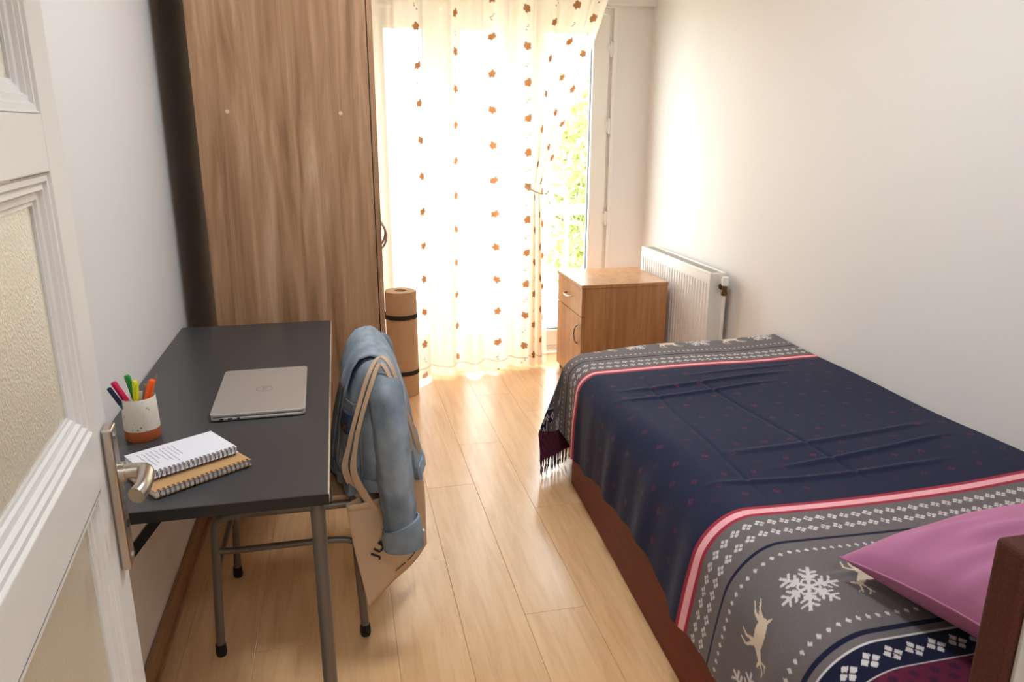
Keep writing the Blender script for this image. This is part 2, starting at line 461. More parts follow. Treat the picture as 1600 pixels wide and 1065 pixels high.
# added fill lamps, unseen above the frame
def fill_lamp(x, y, watts, label, colr, r=0.22):
    t = thing('fill_lamp', (x, y, ZC), label, 'lamp')
    MB().lathe([(r*0.55, 0), (r*0.6, -0.02)], (x, y, ZC), 32, True, True).build('mounting_plate', M['white'], t, smooth=True)
    MB().lathe([(0.001, -0.105), (r*0.5, -0.098), (r*0.85, -0.075), (r, -0.045), (r*0.9, -0.022), (r*0.6, -0.02)], (x, y, ZC), 40, False, False).build('shade', M['fill_glass'], t, smooth=True)
    l = bpy.data.lights.new('fill_light', 'AREA'); l.shape = 'DISK'; l.size = r*2; l.energy = watts; l.color = colr
    o = bpy.data.objects.new('fill_light', l); COL.objects.link(o); o.parent = t; o.location = (0, 0, -0.12)
fill_lamp(0.60, 1.9, ROOM_FILL, 'added round opal fill lamp, unseen, in the middle of the bedroom ceiling', (0.84, 0.92, 1.0))  # added to brighten the left wall and the room
fill_lamp(0.25, -0.8, HALL_FILL, 'added round opal fill lamp, unseen, in the hallway outside the door', (0.80, 0.90, 1.0))  # added, stands in for cool daylight from the hallway

# ------------------------------------------------------------------ balcony window and door
def bars(mb, x0, x1, z0, z1, w, y0, y1):
    mb.box(x0, x0+w, y0, y1, z0, z1).box(x1-w, x1, y0, y1, z0, z1)
    mb.box(x0+w, x1-w, y0, y1, z0, z0+w).box(x0+w, x1-w, y0, y1, z1-w, z1)
    return mb
def glazed(name, x0, x1, sashes):
    root = bpy.data.objects.new(name, None); COL.objects.link(root); root.location = (x0, YB+0.03, 0); ORG[root.name] = Vector((x0, YB+0.03, 0))
    setp(root, kind='structure')
    bars(MB(), x0, x1, 0.005, WZ, 0.03, YB+0.02, YB+0.09).build('frame', M['pvc'], root, bevel=0.003)
    for a, b in sashes:
        s = bars(MB(), a, b, 0.04, WZ-0.035, 0.105, YB+0.008, YB+0.075).build('sash', M['pvc'], root, bevel=0.006)
        bars(MB(), a+0.103, b-0.103, 0.143, WZ-0.138, 0.006, YB+0.028, YB+0.052).build('gasket', M['gasket'], s)
        MB().box(a+0.105, b-0.105, YB+0.036, YB+0.042, 0.145, WZ-0.14).build('pane', M['glass'], s)
    return root
glazed('window_1', WX0, 1.095, [(WX0+0.032, 0.625), (0.63, 1.063)])
dr = glazed('door_2', 1.097, WX1, [(1.13, WX1-0.018)])
for z in (0.30, 0.86, 1.42, 1.86):
    h = MB().tube([(WX1-0.012, YB-0.006, z-0.045), (WX1-0.012, YB-0.006, z+0.045)], 0.008, 10)
    h.box(WX1-0.034, WX1-0.014, YB-0.001, YB+0.010, z-0.03, z+0.03)
    h.build('hinge', M['pvc'], dr, smooth=True, label='white hinge')
MB().box(WX0, WX1, YB-0.06, YB+0.12, -0.011, 0.012).build('threshold', M['pvc'], dr, bevel=0.004)

# ------------------------------------------------------------------ outside
struct('balcony_slab', MB().box(-1.5, 4.0, YB+0.2, 5.45, -0.16, -0.03), M['concrete'])
rail = thing('balcony_railing', (1.5, 5.3, -0.03), 'white metal balcony railing beyond the glass door', 'railing')
MB().box(-1.5, 4.0, 5.27, 5.33, 0.80, 0.87).build('top_rail', M['pvc'], rail, bevel=0.006)
MB().box(-1.5, 4.0, 5.285, 5.315, 0.06, 0.10).build('bottom_rail', M['pvc'], rail, bevel=0.004)
x = 1.616-0.29*10
while x < 4.0:
    MB().box(x-0.012, x+0.012, 5.288, 5.312, -0.03 if abs(x-1.616) < 0.01 else 0.08, 0.82).build('baluster', M['pvc'], rail, bevel=0.003)
    x += 0.29
struct('ground', MB().box(-25, 30, 5.6, 45, -3.3, -3.0), plain('garden_ground', srgb(214, 212, 190), 0.9, mottle=0.08))
def tree(cx, cy, cz, rx, rz, n, label, seed):
    r = np.random.default_rng(seed)
    t = thing('garden_tree', (cx, cy, -3.0), label, 'tree', )
    mb = MB()
    mb.tube(smooth_path([(cx, cy, -3.0), (cx+0.08, cy, -1.2), (cx-0.05, cy, cz-rz*0.4), (cx, cy, cz+rz*0.3)], 4), [0.14-0.007*i for i in range(13)], 8)
    for k in range(7):
        a = k*0.9+seed; z0 = cz-rz*0.6+k*rz*0.13
        mb.tube([(cx, cy, z0), (cx+math.cos(a)*rx*0.4, cy+math.sin(a)*rx*0.4, z0+rz*0.2), (cx+math.cos(a)*rx*0.8, cy+math.sin(a)*rx*0.8, z0+rz*0.32)], [0.05, 0.035, 0.012], 6)
    mb.build('trunk', M['bark'], t, smooth=True)
    # clumps of leaves
    nc = 46
    cc = r.normal(size=(nc, 3)); cc /= np.linalg.norm(cc, axis=1)[:, None]; cc *= (0.35+0.65*r.random(nc))[:, None]
    mb = MB()
    for i in range(n):
        c = cc[r.integers(nc)]*np.array([rx, rx, rz])+r.normal(size=3)*0.17
        p = np.array([cx, cy, cz])+c
        d = r.normal(size=3); d /= np.linalg.norm(d); e = np.cross(d, r.normal(size=3)); e /= np.linalg.norm(e)
        L, Wd = 0.075+0.04*r.random(), 0.03
        nrm = np.cross(d, e)*0.012
        mb.quad(tuple(p-d*L), tuple(p+e*Wd+nrm), tuple(p+d*L), tuple(p-e*Wd+nrm))
    o = mb.build('foliage', M['leaf_out'], t)
    return t
tree(3.35, 8.6, 0.75, 1.05, 1.35, 5000, 'yellow-green leafy tree in the garden right behind the balcony railing', 3)
tree(5.0, 11.2, 2.4, 1.45, 1.7, 3600, 'paler tree farther off, its crown higher in the balcony door', 5)

# ------------------------------------------------------------------ room door (foreground, left)
H = Vector((-0.241, 0.130, 0)); E_ = Vector((-0.325, 1.05, 0))
dl = (E_-H).length; dt = (E_-H)/dl; dn = Vector((dt.y, -dt.x, 0))      # dn points into the room
ZV = Vector((0, 0, 1))
door = bpy.data.objects.new('door_1', None); COL.objects.link(door); door.location = tuple(H); ORG[door.name] = H.copy()
setp(door, kind='structure')
def dpt(t, n, z): return H+dt*t+dn*n+ZV*z
def dbox(mb, t0, t1, n0, n1, z0, z1): return mb.obox(dpt((t0+t1)/2, (n0+n1)/2, (z0+z1)/2), dt, dn, ZV, (t1-t0)/2, (n1-n0)/2, (z1-z0)/2)
TH = 0.042; SW = 0.080; DH = 2.04
dbox(MB(), 0, SW, -TH, 0, 0.006, DH).build('stile', M['white'], door, bevel=0.003)
dbox(MB(), dl-SW, dl, -TH, 0, 0.006, DH).build('stile', M['white'], door, bevel=0.003)
panes = [(0.26, 0.975), (1.053, 1.372), (1.436, 1.90)]
for z0, z1 in [(0.006, 0.26), (0.975, 1.053), (1.372, 1.436), (1.90, DH)]:
    dbox(MB(), SW, dl-SW, -TH, 0, z0, z1).build('rail', M['white'], door, bevel=0.002)
MW = 0.034
for z0, z1 in panes:
    t0, t1 = SW, dl-SW
    p = dbox(MB(), t0+0.006, t1-0.006, -TH/2-0.003, -TH/2+0.003, z0+0.006, z1-0.006).build('pane', M['obscure'], door, label='textured obscure glass pane')
    # stepped moulding: profile of (inset, depth) swept round the opening, mitred
    prof = [(0.0, 0.0), (0.003, -0.003), (0.009, -0.003), (0.012, -0.007), (0.018, -0.0065), (0.021, -0.011), (0.028, -0.012), (0.030, -0.015), (MW, -0.015), (MW, -0.0185)]
    for side in range(4):
        R = []
        for ins, dep in prof:
            a = {0: ((t0+ins, z0+ins), (t1-ins, z0+ins)), 1: ((t1-ins, z0+ins), (t1-ins, z1-ins)), 2: ((t1-ins, z1-ins), (t0+ins, z1-ins)), 3: ((t0+ins, z1-ins), (t0+ins, z0+ins))}[side]
            R.append([dpt(a[0][0], dep, a[0][1]), dpt(a[1][0], dep, a[1][1])])
        mb = MB().rings(R, False)
        mb.build('moulding', M['white'], door)
# handle
hz = 0.972; ht = dl-0.028
pt = MB(); dbox(pt, ht-0.017, ht+0.017, 0.0, 0.013, 0.832, 1.040)
plate = pt.build('handle_plate', M['chrome'], door, bevel=0.003)
for z in (0.846, 1.026):
    c = dpt(ht, 0.013, z)
    MB().tube([c-dn*0.002, c+dn*0.002], 0.0045, 12).build('screw', M['steel'], plate, smooth=True)
kp = dpt(ht, 0.013, 0.895)
MB().tube([kp-dn*0.001, kp+dn*0.0012], 0.006, 14).build('keyhole', M['port'], plate, smooth=True)
lv = MB()
lp = smooth_path([dpt(ht, 0.012, hz), dpt(ht, 0.035, hz), dpt(ht-0.003, 0.042, hz), dpt(ht-0.012, 0.047, hz), dpt(ht-0.03, 0.048, hz-0.001), dpt(ht-0.056, 0.047, hz-0.002), dpt(ht-0.072, 0.042, hz-0.004)], 5)
lv.tube(lp, [0.0095]*12+[0.0105]*(len(lp)-12), 14, flat=1.1)
lv.tube([dpt(ht, 0.012, hz), dpt(ht, 0.020, hz)], 0.014, 18)
lv.build('lever', M['chrome'], door, smooth=True)

# ------------------------------------------------------------------ wardrobe
wx0, wx1, wy0, wy1, wz = -0.436, 0.121, 2.70, 3.60, 2.36
wd = thing('wardrobe', (wx0, wy0, 0), 'tall walnut-coloured wardrobe standing behind the desk', 'wardrobe')
sp = MB().box(wx0, wx1, wy0, wy0+0.018, 0.0, wz).build('side_panel', M['ward'], wd, bevel=0.001)
for cx, cz in ((-0.336, 1.464), (0.024, 1.461)):
    MB().tube([(cx, wy0+0.001, cz), (cx, wy0-0.0012, cz)], 0.0065, 16).build('screw_cap', M['pale_edge'], sp, smooth=True)
MB().box(wx0, wx1, wy1-0.018, wy1, 0.0, wz).build('side_panel', M['ward'], wd, bevel=0.001)
MB().box(wx0, wx1, wy0+0.018, wy1-0.018, wz-0.018, wz).build('top_panel', M['ward'], wd)
MB().box(wx0, wx1-0.03, wy0+0.018, wy1-0.018, 0.0, 0.07).build('plinth', M['ward'], wd)
MB().box(wx0, wx0+0.006, wy0+0.018, wy1-0.018, 0.07, wz-0.018).build('back_panel', M['ward_dark'], wd)
MB().box(wx0+0.006, wx1, wy0+0.018, wy1-0.018, 1.7, 1.718).build('shelf', M['ward'], wd)
for k, (a, b) in enumerate(((wy0+0.001, 3.149), (3.152, wy1-0.001))):
    d = MB().box(wx1+0.003, wx1+0.021, a, b, 0.075, wz-0.004).build('door', M['ward'], wd, bevel=0.001)
    hy = b-0.045 if k == 0 else a+0.045
    MB().tube(smooth_path([(wx1+0.020, hy, 0.925), (wx1+0.050, hy, 0.95), (wx1+0.062, hy, 0.99), (wx1+0.050, hy, 1.03), (wx1+0.020, hy, 1.055)], 5), 0.0042, 10).build('handle', M['chrome'], d, smooth=True, label='slim bowed metal handle')

# ------------------------------------------------------------------ desk
dz = 0.75
dx0, dx1, dy0, dy1 = XL+0.004, -0.050, 1.342, 2.694
dk = thing('desk', (-0.3, 1.4, 0), 'long narrow desk with charcoal top against the left wall', 'desk')
tp = MB().box(dx0, dx1-0.0015, dy0, dy1, dz-0.024, dz).build('desktop', M['desk'], dk, bevel=0.0015)
MB().box(dx1-0.0015, dx1, dy0, dy1, dz-0.0235, dz-0.0005).build('side_edge_band', M['pale_edge'], tp)
MB().box(dx0, dx1, dy0-0.0012, dy0, dz-0.0235, dz-0.001).build('front_edge_band', M['desk_edge'], tp)
for lx in (-0.075, -0.50):
    lg = MB().tube([(lx, 1.385, 0.014), (lx, 1.385, dz-0.030)], 0.0145, 16).build('leg', M['tube'], dk, smooth=True)
    MB().lathe([(0.017, 0), (0.018, 0.012), (0.017, 0.03)], (lx, 1.385, 0), 16, True, True).build('rubber_foot', M['rubber'], lg, smooth=True)
    MB().box(lx-0.03, lx+0.03, 1.355, 1.415, dz-0.030, dz-0.024).build('mounting_plate', M['blackmetal'], dk, bevel=0.001)
br = MB()
br.obox((-0.410, 1.400, 0.655), Vector((0.62, 0, 0.78)), Vector((0, 1, 0)), Vector((-0.78, 0, 0.62)), 0.088, 0.010, 0.009)
br.build('folding_brace', M['blackmetal'], dk)
MB().tube([(-0.418, 1.388, 0.650), (-0.418, 1.376, 0.650)], 0.007, 8).build('brace_bolt', M['chrome'], dk)
MB().box(dx0+0.05, dx1-0.05, dy1-0.03, dy1, dz-0.07, dz-0.024).build('end_cleat', M['ward'], dk, bevel=0.002)

# ------------------------------------------------------------------ laptop
lc = [(-0.326, 1.768), (-0.112, 1.760), (-0.108, 2.098), (-0.330, 2.110)]
lcen = (sum(p[0] for p in lc)/4, sum(p[1] for p in lc)/4)
def rrect(hx, hy, r, cx, cy, ang, n=5):
    out = []
    for (sx, sy, a0) in ((1, -1, -90), (1, 1, 0), (-1, 1, 90), (-1, -1, 180)):
        for k in range(n+1):
            a = math.radians(a0+90*k/n)
            px, py = sx*(hx-r)+r*math.cos(a), sy*(hy-r)+r*math.sin(a)
            out.append((cx+px*math.cos(ang)-py*math.sin(ang), cy+px*math.sin(ang)+py*math.cos(ang)))
    return out
la = math.radians(1.2)
lt = thing('laptop', (lcen[0], lcen[1], dz), 'closed silver laptop lying on the charcoal desk', 'laptop')
bs = MB().hexa(rrect(0.108, 0.170, 0.012, *lcen, la), dz+0.0015, dz+0.0095).build('base', M['silver'], lt, bevel=0.0025)
ld = MB().hexa(rrect(0.109, 0.171, 0.012, *lcen, la), dz+0.0112, dz+0.0185).build('lid', M['silver'], lt, bevel=0.0014)
MB().hexa(rrect(0.105, 0.167, 0.012, *lcen, la), dz+0.0094, dz+0.0113).build('lid_gap', M['port'], lt)
for px, w in ((-0.083, 0.008), (-0.064, 0.010), (-0.045, 0.007)):
    c = (lcen[0]+px*math.cos(la)+0.170*math.sin(la), lcen[1]+px*math.sin(la)-0.170*math.cos(la))
    MB().box(c[0]-w/2, c[0]+w/2, c[1]-0.0006, c[1]+0.002, dz+0.0038, dz+0.0078).build('port', M['port'], bs)
for sx in (-0.09, 0.09):
    for sy in (-0.15, 0.15):
        MB().lathe([(0.006, 0), (0.006, 0.002)], (lcen[0]+sx, lcen[1]+sy, dz), 12, True, True).build('rubber_foot', M['rubber'], bs)
mb = MB()
R = []
for rr, zz in ((0.0205, 0), (0.0205, 0.0003), (0.0182, 0.0003), (0.0182, 0)):
    R.append([(lcen[0]+0.004+rr*math.cos(2*math.pi*k/40), lcen[1]-0.004+rr*math.sin(2*math.pi*k/40), dz+0.0184+zz) for k in range(40)])
mb.rings(R, True).build('logo', M['silver_dark'], ld)
me = text_mesh('DELL', 0.0135, 0.00015)
o = link_mesh('logo_lettering', me, M['silver_dark'], ld)
o.location = (0.004, -0.004, 0.0187); o.rotation_euler = (0, 0, math.radians(-90))

# ------------------------------------------------------------------ notebooks
def notebook(name, cx, cy, z0, ang, L, Wd, th, cover, label, coil_n, page_up):
    t = thing(name, (cx, cy, z0), label, 'notebook')
    ax = Vector((math.cos(ang), math.sin(ang), 0)); ay = Vector((-math.sin(ang), math.cos(ang), 0))
    c = Vector((cx, cy, 0))
    def bx(u0, u1, v0, v1, a, b): return MB().obox(c+ax*(u0+u1)/2+ay*(v0+v1)/2+ZV*(a+b)/2, ax, ay, ZV, (u1-u0)/2, (v1-v0)/2, (b-a)/2)
    h = L/2; w = Wd/2
    bx(-h, h, -w, w, z0, z0+0.0012).build('back_cover', cover, t)
    bx(-h+0.002, h-0.002, -w+0.003, w-0.002, z0+0.0012, z0+th-0.0012).build('pages', M['paper'], t, bevel=0.0006)
    if page_up:
        tpz = z0+th-0.0012
        pg = bx(-h+0.001, h-0.001, -w+0.002, w-0.001, tpz, tpz+0.0008).build('top_page', M['paper'], t)
        tpz += 0.0008
        wr = MB(); r = random.Random(4)
        # handwriting runs across the page, towards the spiral
        for i in range(9):
            u = -h+0.020+i*0.0085
            v = w-0.018
            end = v-(0.045+0.045*r.random())
            pts = []
            while v > end:
                pts.append(c+ax*(u+r.uniform(-0.0013, 0.0013))+ay*v+ZV*(tpz+0.0004)); v -= 0.0022
            wr.tube(pts, 0.0004, 4)
        wr.build('handwriting', M['ink'], pg)
    else:
        bx(-h, h, -w, w, z0+th-0.0012, z0+th).build('front_cover', cover, t)
    mb = MB()
    for i in range(coil_n):
        u = -h+0.008+(L-0.016)*i/(coil_n-1)
        cc = c+ax*u+ay*(-w+0.002)+ZV*(z0+th/2)
        rz = th/2+0.0022; ry = 0.0062
        for du in (-0.0011, 0.0011):
            pts = [cc+ax*du+ay*(math.cos(a)*ry)+ZV*(math.sin(a)*rz) for a in [2*math.pi*k/12 for k in range(13)]]
            mb.tube(pts, 0.0006, 5, caps=False)
    mb.build('spiral_binding', M['coil'], t, smooth=True)
    return t
na = math.radians(33.2)
nb = notebook('kraft_notebook', -0.322, 1.493, dz+0.0025, math.radians(35.5), 0.196, 0.128, 0.013, M['kraft'], 'kraft-covered spiral notebook, the lower of the two stacked notebooks', 20, False)
nt_ = notebook('white_notebook', -0.342, 1.527, dz+0.0208, na, 0.182, 0.122, 0.013, M['paper'], 'spiral notebook open at a handwritten white page, on top of the kraft one', 20, True)

# ------------------------------------------------------------------ pen cup and pens
cx, cy = -0.456, 1.705
cup = thing('pen_cup', (cx, cy, dz), 'speckled white ceramic pen cup with terracotta base', 'cup')
MB().lathe([(0.004, 0.0), (0.034, 0.0), (0.0365, 0.004), (0.0372, 0.026)], (cx, cy, dz), 40, True, False).build('base', M['terracotta'], cup, smooth=True)
MB().lathe([(0.0372, 0.026), (0.0365, 0.06), (0.0352, 0.096), (0.0340, 0.098), (0.0325, 0.096), (0.0335, 0.02), (0.001, 0.008)], (cx, cy, dz), 40, False, False).build('wall', M['speckle'], cup, smooth=True)
def pen(name, b, t, r, body, capc, label, cap_frac=0.4, clip=True, taper=False, grp='highlighters and pens in the cup'):
    b = Vector((cx+b[0], cy+b[1], dz+b[2])); t = Vector((cx+t[0], cy+t[1], dz+t[2]))
    root = thing(name, tuple(b), label, 'pencil' if name == 'pencil' else 'pen', grp)
    m = b.lerp(t, 1-cap_frac); d = (t-b).normalized()
    MB().tube([b, b+d*0.003, m], [r*0.6, r*0.85, r*0.92], 14).build('barrel', body, root, smooth=True)
    cp = MB().tube([m, t-d*0.003, t], [r, r*0.98 if not taper else r*0.4, r*0.75 if not taper else 0.0006], 14).build('cap', capc, root, smooth=True)
    if clip:
        s = d.cross(Vector((1, 0.4, 0))).normalized()*-1
        q = s*(r+0.0012)
        MB().obox((m*0.45+t*0.55)+q, d, d.cross(s), s, (t-m).length*0.36, 0.0016, 0.0009).build('clip', capc, cp)
    return root
pc = lambda n, r, g, b: plain(n, srgb(r, g, b), 0.3)
navy, teal = pc('navy_plastic', 22, 24, 66), pc('teal_plastic', 22, 96, 112)
pink, pinkb = pc('pink_plastic', 214, 24, 84), pc('coral_plastic', 238, 110, 120)
green, yellow, orange = pc('green_plastic', 16, 140, 40), pc('yellow_plastic', 214, 216, 20), pc('orange_plastic', 255, 96, 20)
greyp = pc('grey_plastic', 116, 108, 100)
pen('felt_pen', (0.004, -0.012, 0.012), (-0.050, -0.022, 0.128), 0.0052, teal, navy, 'navy-capped felt pen with teal barrel, leaning far left in the cup', 0.34)
pen('highlighter', (0.014, -0.006, 0.012), (-0.043, -0.010, 0.137), 0.0066, pinkb, pink, 'pink highlighter leaning left in the pen cup', 0.36)
pen('highlighter', (0.006, 0.010, 0.012), (-0.018, 0.004, 0.146), 0.0066, green, green, 'green highlighter, the tallest in the pen cup', 0.4)
pen('highlighter', (-0.006, -0.012, 0.012), (0.002, -0.014, 0.138), 0.0066, yellow, yellow, 'yellow-green highlighter upright at the middle of the pen cup', 0.5)
pen('highlighter', (-0.008, -0.002, 0.012), (0.036, -0.010, 0.136), 0.0074, orange, orange, 'orange highlighter leaning right in the pen cup', 0.5)
pen('pencil', (-0.012, 0.008, 0.012), (0.044, 0.006, 0.146), 0.0038, pc('slate_pencil_paint', 88, 92, 100), pc('pencil_tip', 150, 120, 96), 'grey pencil, point up, leaning behind the orange highlighter', 0.14, False, True)
pen('wooden_pen', (-0.002, 0.014, 0.012), (0.014, 0.018, 0.118), 0.0052, plain('brown_wood_barrel', srgb(146, 104, 76), 0.6), plain('brown_wood_cap', srgb(150, 108, 80), 0.6), 'short brown wooden pen at the back of the cup', 0.3, False)

# ------------------------------------------------------------------ chair
ch = thing('chair', (-0.19, 2.11, 0), 'tubular metal chair with plywood seat pushed under the desk', 'chair')
cy0, cy1 = 1.915, 2.305
cxf, cxb = -0.385, -0.005
TR = 0.0115
st = MB().hexa(rrect(0.195, 0.195, 0.05, -0.185, 2.11, 0, 6), 0.438, 0.452).build('seat', M['seat'], ch, bevel=0.004)
for y in (cy0, cy1):
    # front leg bends into the side rail
    lg = MB().tube(smooth_path([(cxf-0.006, y, 0.03), (cxf+0.006, y, 0.25), (cxf+0.014, y, 0.385), (cxf+0.030, y, 0.415), (cxf+0.075, y, 0.426), (-0.15, y, 0.426), (cxb-0.005, y, 0.426)], 5), TR, 14).build('front_leg', M['tube'], ch, smooth=True)
    MB().lathe([(0.013, 0), (0.0155, 0.01), (0.014, 0.035)], (cxf-0.006, y, 0), 16, True, True).build('rubber_foot', M['rubber'], lg, smooth=True)
    iw = 0.045 if y == cy0 else -0.045
    lg = MB().tube(smooth_path([(cxb+0.010, y, 0.03), (cxb, y, 0.25), (cxb-0.002, y, 0.44), (cxb+0.012, y+iw*0.6, 0.53), (cxb+0.036, y+iw, 0.66), (cxb+0.050, y+iw, 0.755)], 5), TR, 14).build('back_leg', M['tube'], ch, smooth=True)
    MB().lathe([(0.013, 0), (0.0155, 0.01), (0.014, 0.035)], (cxb+0.010, y, 0), 16, True, True).build('rubber_foot', M['rubber'], lg, smooth=True)
    s = 1 if y == cy0 else -1
    MB().tube(smooth_path([(cxf+0.010, y, 0.325), (cxf+0.06, y+s*0.004, 0.318), (-0.18, y+s*0.004, 0.318), (cxb-0.05, y+s*0.004, 0.316), (cxb-0.004, y+s*0.002, 0.306)], 5), 0.009, 12).build('stretcher', M['tube'], ch, smooth=True)
MB().tube([(cxf+0.004, cy0, 0.25), (cxf+0.004, cy1, 0.25)], 0.009, 12).build('cross_bar', M['tube'], ch, smooth=True)
bk = []
for k in range(9):
    yy = cy0+0.046+(cy1-cy0-0.092)*k/8
    bow = 0.022*math.sin(math.pi*k/8)
    bk.append([(0.028+bow, yy, 0.64), (0.042+bow, yy, 0.64), (0.060+bow, yy, 0.775), (0.046+bow, yy, 0.775)])
MB().rings(bk, True, True, True).build('backrest', M['seat'], ch, bevel=0.003)

# ------------------------------------------------------------------ denim jacket
JY = 2.105
JZ = np.array([0.470, 0.55, 0.64, 0.70, 0.745, 0.775, 0.796, 0.810, 0.819, 0.824])
JA = np.array([-0.056, -0.048, -0.036, -0.022, -0.010, 0.002, 0.014, 0.026, 0.040, 0.058])
JB = np.array([0.196, 0.184, 0.168, 0.154, 0.142, 0.132, 0.122, 0.112, 0.100, 0.084])
JH = np.array([0.232, 0.232, 0.230, 0.228, 0.226, 0.224, 0.221, 0.217, 0.212, 0.204])
def jac(th, z, off=0.0):
    a, b, h = (np.interp(z, JZ, q) for q in (JA, JB, JH))
    c, s = math.cos(th), math.sin(th)
    ex = 0.72
    px = math.copysign(abs(c)**ex, c); py = math.copysign(abs(s)**ex, s)
    low = max(0.0, min(1.0, (0.80-z)/0.33))
    w = 1+low*(0.055*math.sin(7*th+z*9)+0.045*math.sin(13*th+1.7+z*5)+0.02*math.sin(23*th+z*11))
    w += 0.018*math.sin(40*z+5*th)*low
    hx = (b-a)/2
    p = Vector(((a+b)/2+hx*px*w, JY+h*py*w, z))
    if off:
        n = Vector((c/max(hx, .02), s/max(h, .02), 0.0)).normalized()
        p += (n+Vector((0, 0, 0.25))).normalized()*off
    return p
jk = thing('denim_jacket', (0.07, JY, 0.46), 'light blue denim jacket hung over the back of the chair', 'jacket')
NT = 84
zz = list(np.linspace(0.470, 0.79, 36))+list(np.linspace(0.794, 0.824, 12))
R = [[jac(2*math.pi*k/NT, z) for k in range(NT)] for z in zz]
mb = MB().rings(R, True, False, True)
bodyj = mb.build('body', M['denim'], jk, smooth=True, solid=0.003)
# waistband
MB().rings([[jac(2*math.pi*k/NT, z, o_) for k in range(NT)] for z, o_ in ((0.468, 0.002), (0.468, 0.006), (0.505, 0.006), (0.505, 0.002))], True).build('waistband', M['denim'], jk, smooth=True)
# front placket (towards the desk) and seams
def patch(name, th0, th1, z0, z1, off, mat, parent, n=10, m=8, edge=True, fn=None):
    R = []
    for i in range(m+1):
        z = z0+(z1-z0)*i/m
        row = []
        for k in range(n+1):
            th = th0+(th1-th0)*k/n
            z_ = z if fn is None else fn(k/n, i/m, z)
            row.append(jac(th, z_, off))
        R.append(row)
    return MB().rings(R, False).build(name, mat, parent, smooth=True, solid=0.003)
D = math.radians
patch('placket', D(172), D(188), 0.47, 0.83, 0.005, M['denim'], bodyj)
patch('chest_pocket', D(216), D(246), 0.585, 0.672, 0.004, M['denim'], bodyj, fn=lambda a, b, z: z-(1-b)*0.018*(1-abs(2*a-1)))
pf = patch('pocket_flap', D(214), D(248), 0.648, 0.690, 0.009, M['denim_dark'], bodyj, fn=lambda a, b, z: z-(1-b)*0.016*(1-abs(2*a-1)))
bt = jac(D(231), 0.652, 0.013)
MB().tube([bt, bt+Vector((-0.002, -0.0024, 0))], 0.006, 12).build('button', M['brass'], pf, smooth=True)
for th in (D(206), D(252), D(300)):
    MB().tube([jac(th, z, 0.0025) for z in np.linspace(0.51, 0.79, 22)], 0.0017, 5).build('seam', M['stitch'], bodyj)
MB().tube([jac(D(190)+D(70)*k/20, 0.715, 0.003) for k in range(21)], 0.0017, 5).build('seam', M['stitch'], bodyj)
# collar: a folded flap hanging on the desk side of the ridge
cl = []
for k in range(25):
    a = k/24; y = 1.945+0.30*a
    pt = abs(2*a-1)
    drop = 0.085+0.022*max(0, pt-0.5)*2
    wob = 0.004*math.sin(a*17)
    cl.append([Vector((0.078, y, 0.828)), Vector((0.056, y, 0.834)), Vector((0.030, y, 0.826)), Vector((0.010+wob, y-0.004, 0.800)), Vector((-0.006+wob, y-0.010, 0.832-drop*0.75)), Vector((-0.014+wob*1.5, y-0.016, 0.832-drop))])
MB().rings(cl, False).build('collar', M['denim'], jk, smooth=True, solid=0.006)
def sleeve(path, rad, nm='sleeve', cuff=True, flat=0.8):
    P = smooth_path(path, 8); N = len(P)
    rr = [np.interp(i/(N-1), [0, 0.12, 0.5, 1], rad) for i in range(N)]
    Rr = []; seg = 40
    for i, p in enumerate(P):
        t = (P[min(i+1, N-1)]-P[max(i-1, 0)]).normalized()
        u = Vector((1, 0, 0)); u = (u-t*u.dot(t)).normalized(); w = t.cross(u)
        ring = []
        for k in range(seg):
            a = 2*math.pi*k/seg
            wr = 1.02-0.16*abs(math.sin(1.5*a+0.5+i*0.012))+0.05*math.sin(5*a+i*0.10)+0.022*math.sin(i*1.15+2*a)
            ring.append(p+(u*math.cos(a)+w*math.sin(a)*flat)*rr[i]*wr)
        Rr.append(ring)
    s = MB().rings(Rr, True, True, True).build(nm, M['denim'], jk, smooth=True)
    if cuff:
        e = P[-1]; t = (P[-1]-P[-6]).normalized()
        u = Vector((1, 0, 0)); u = (u-t*u.dot(t)).normalized(); w = t.cross(u)
        Rr = []
        for d, r_ in ((-0.070, rr[-1]*1.0), (-0.068, rr[-1]*1.12), (-0.035, rr[-1]*1.2), (0.004, rr[-1]*1.16), (0.006, rr[-1]*1.05), (-0.02, rr[-1]*0.98)):
            Rr.append([e+t*d*(1+0.22*math.cos(2*math.pi*k/32))+(u*math.cos(2*math.pi*k/32)+w*math.sin(2*math.pi*k/32)*flat)*r_ for k in range(32)])
        c = MB().rings(Rr, True).build('cuff', M['denim'], s, smooth=True)
        cb = e-t*0.035+u*rr[-1]*1.18-w*0.008*0
        MB().tube([cb, cb+u*0.004], 0.006, 12).build('cuff_button', M['chrome'], c, smooth=True)
    return s
sleeve([(0.080, 1.915, 0.785), (0.088, 1.875, 0.745), (0.099, 1.856, 0.64), (0.106, 1.848, 0.50), (0.114, 1.842, 0.40), (0.120, 1.838, 0.322)], [0.034, 0.052, 0.050, 0.047])
sleeve([(0.085, 2.30, 0.785), (0.100, 2.335, 0.735), (0.118, 2.34, 0.64), (0.130, 2.335, 0.54), (0.140, 2.325, 0.46)], [0.030, 0.046, 0.044, 0.040])
# shoulder yoke seam on the near shoulder
MB().tube([Vector((0.050+0.07*k/10, 1.873-0.012*math.sin(math.pi*k/10), 0.770+0.012*math.sin(math.pi*k/10))) for k in range(11)], 0.0022, 6).build('seam', M['stitch'], bodyj)

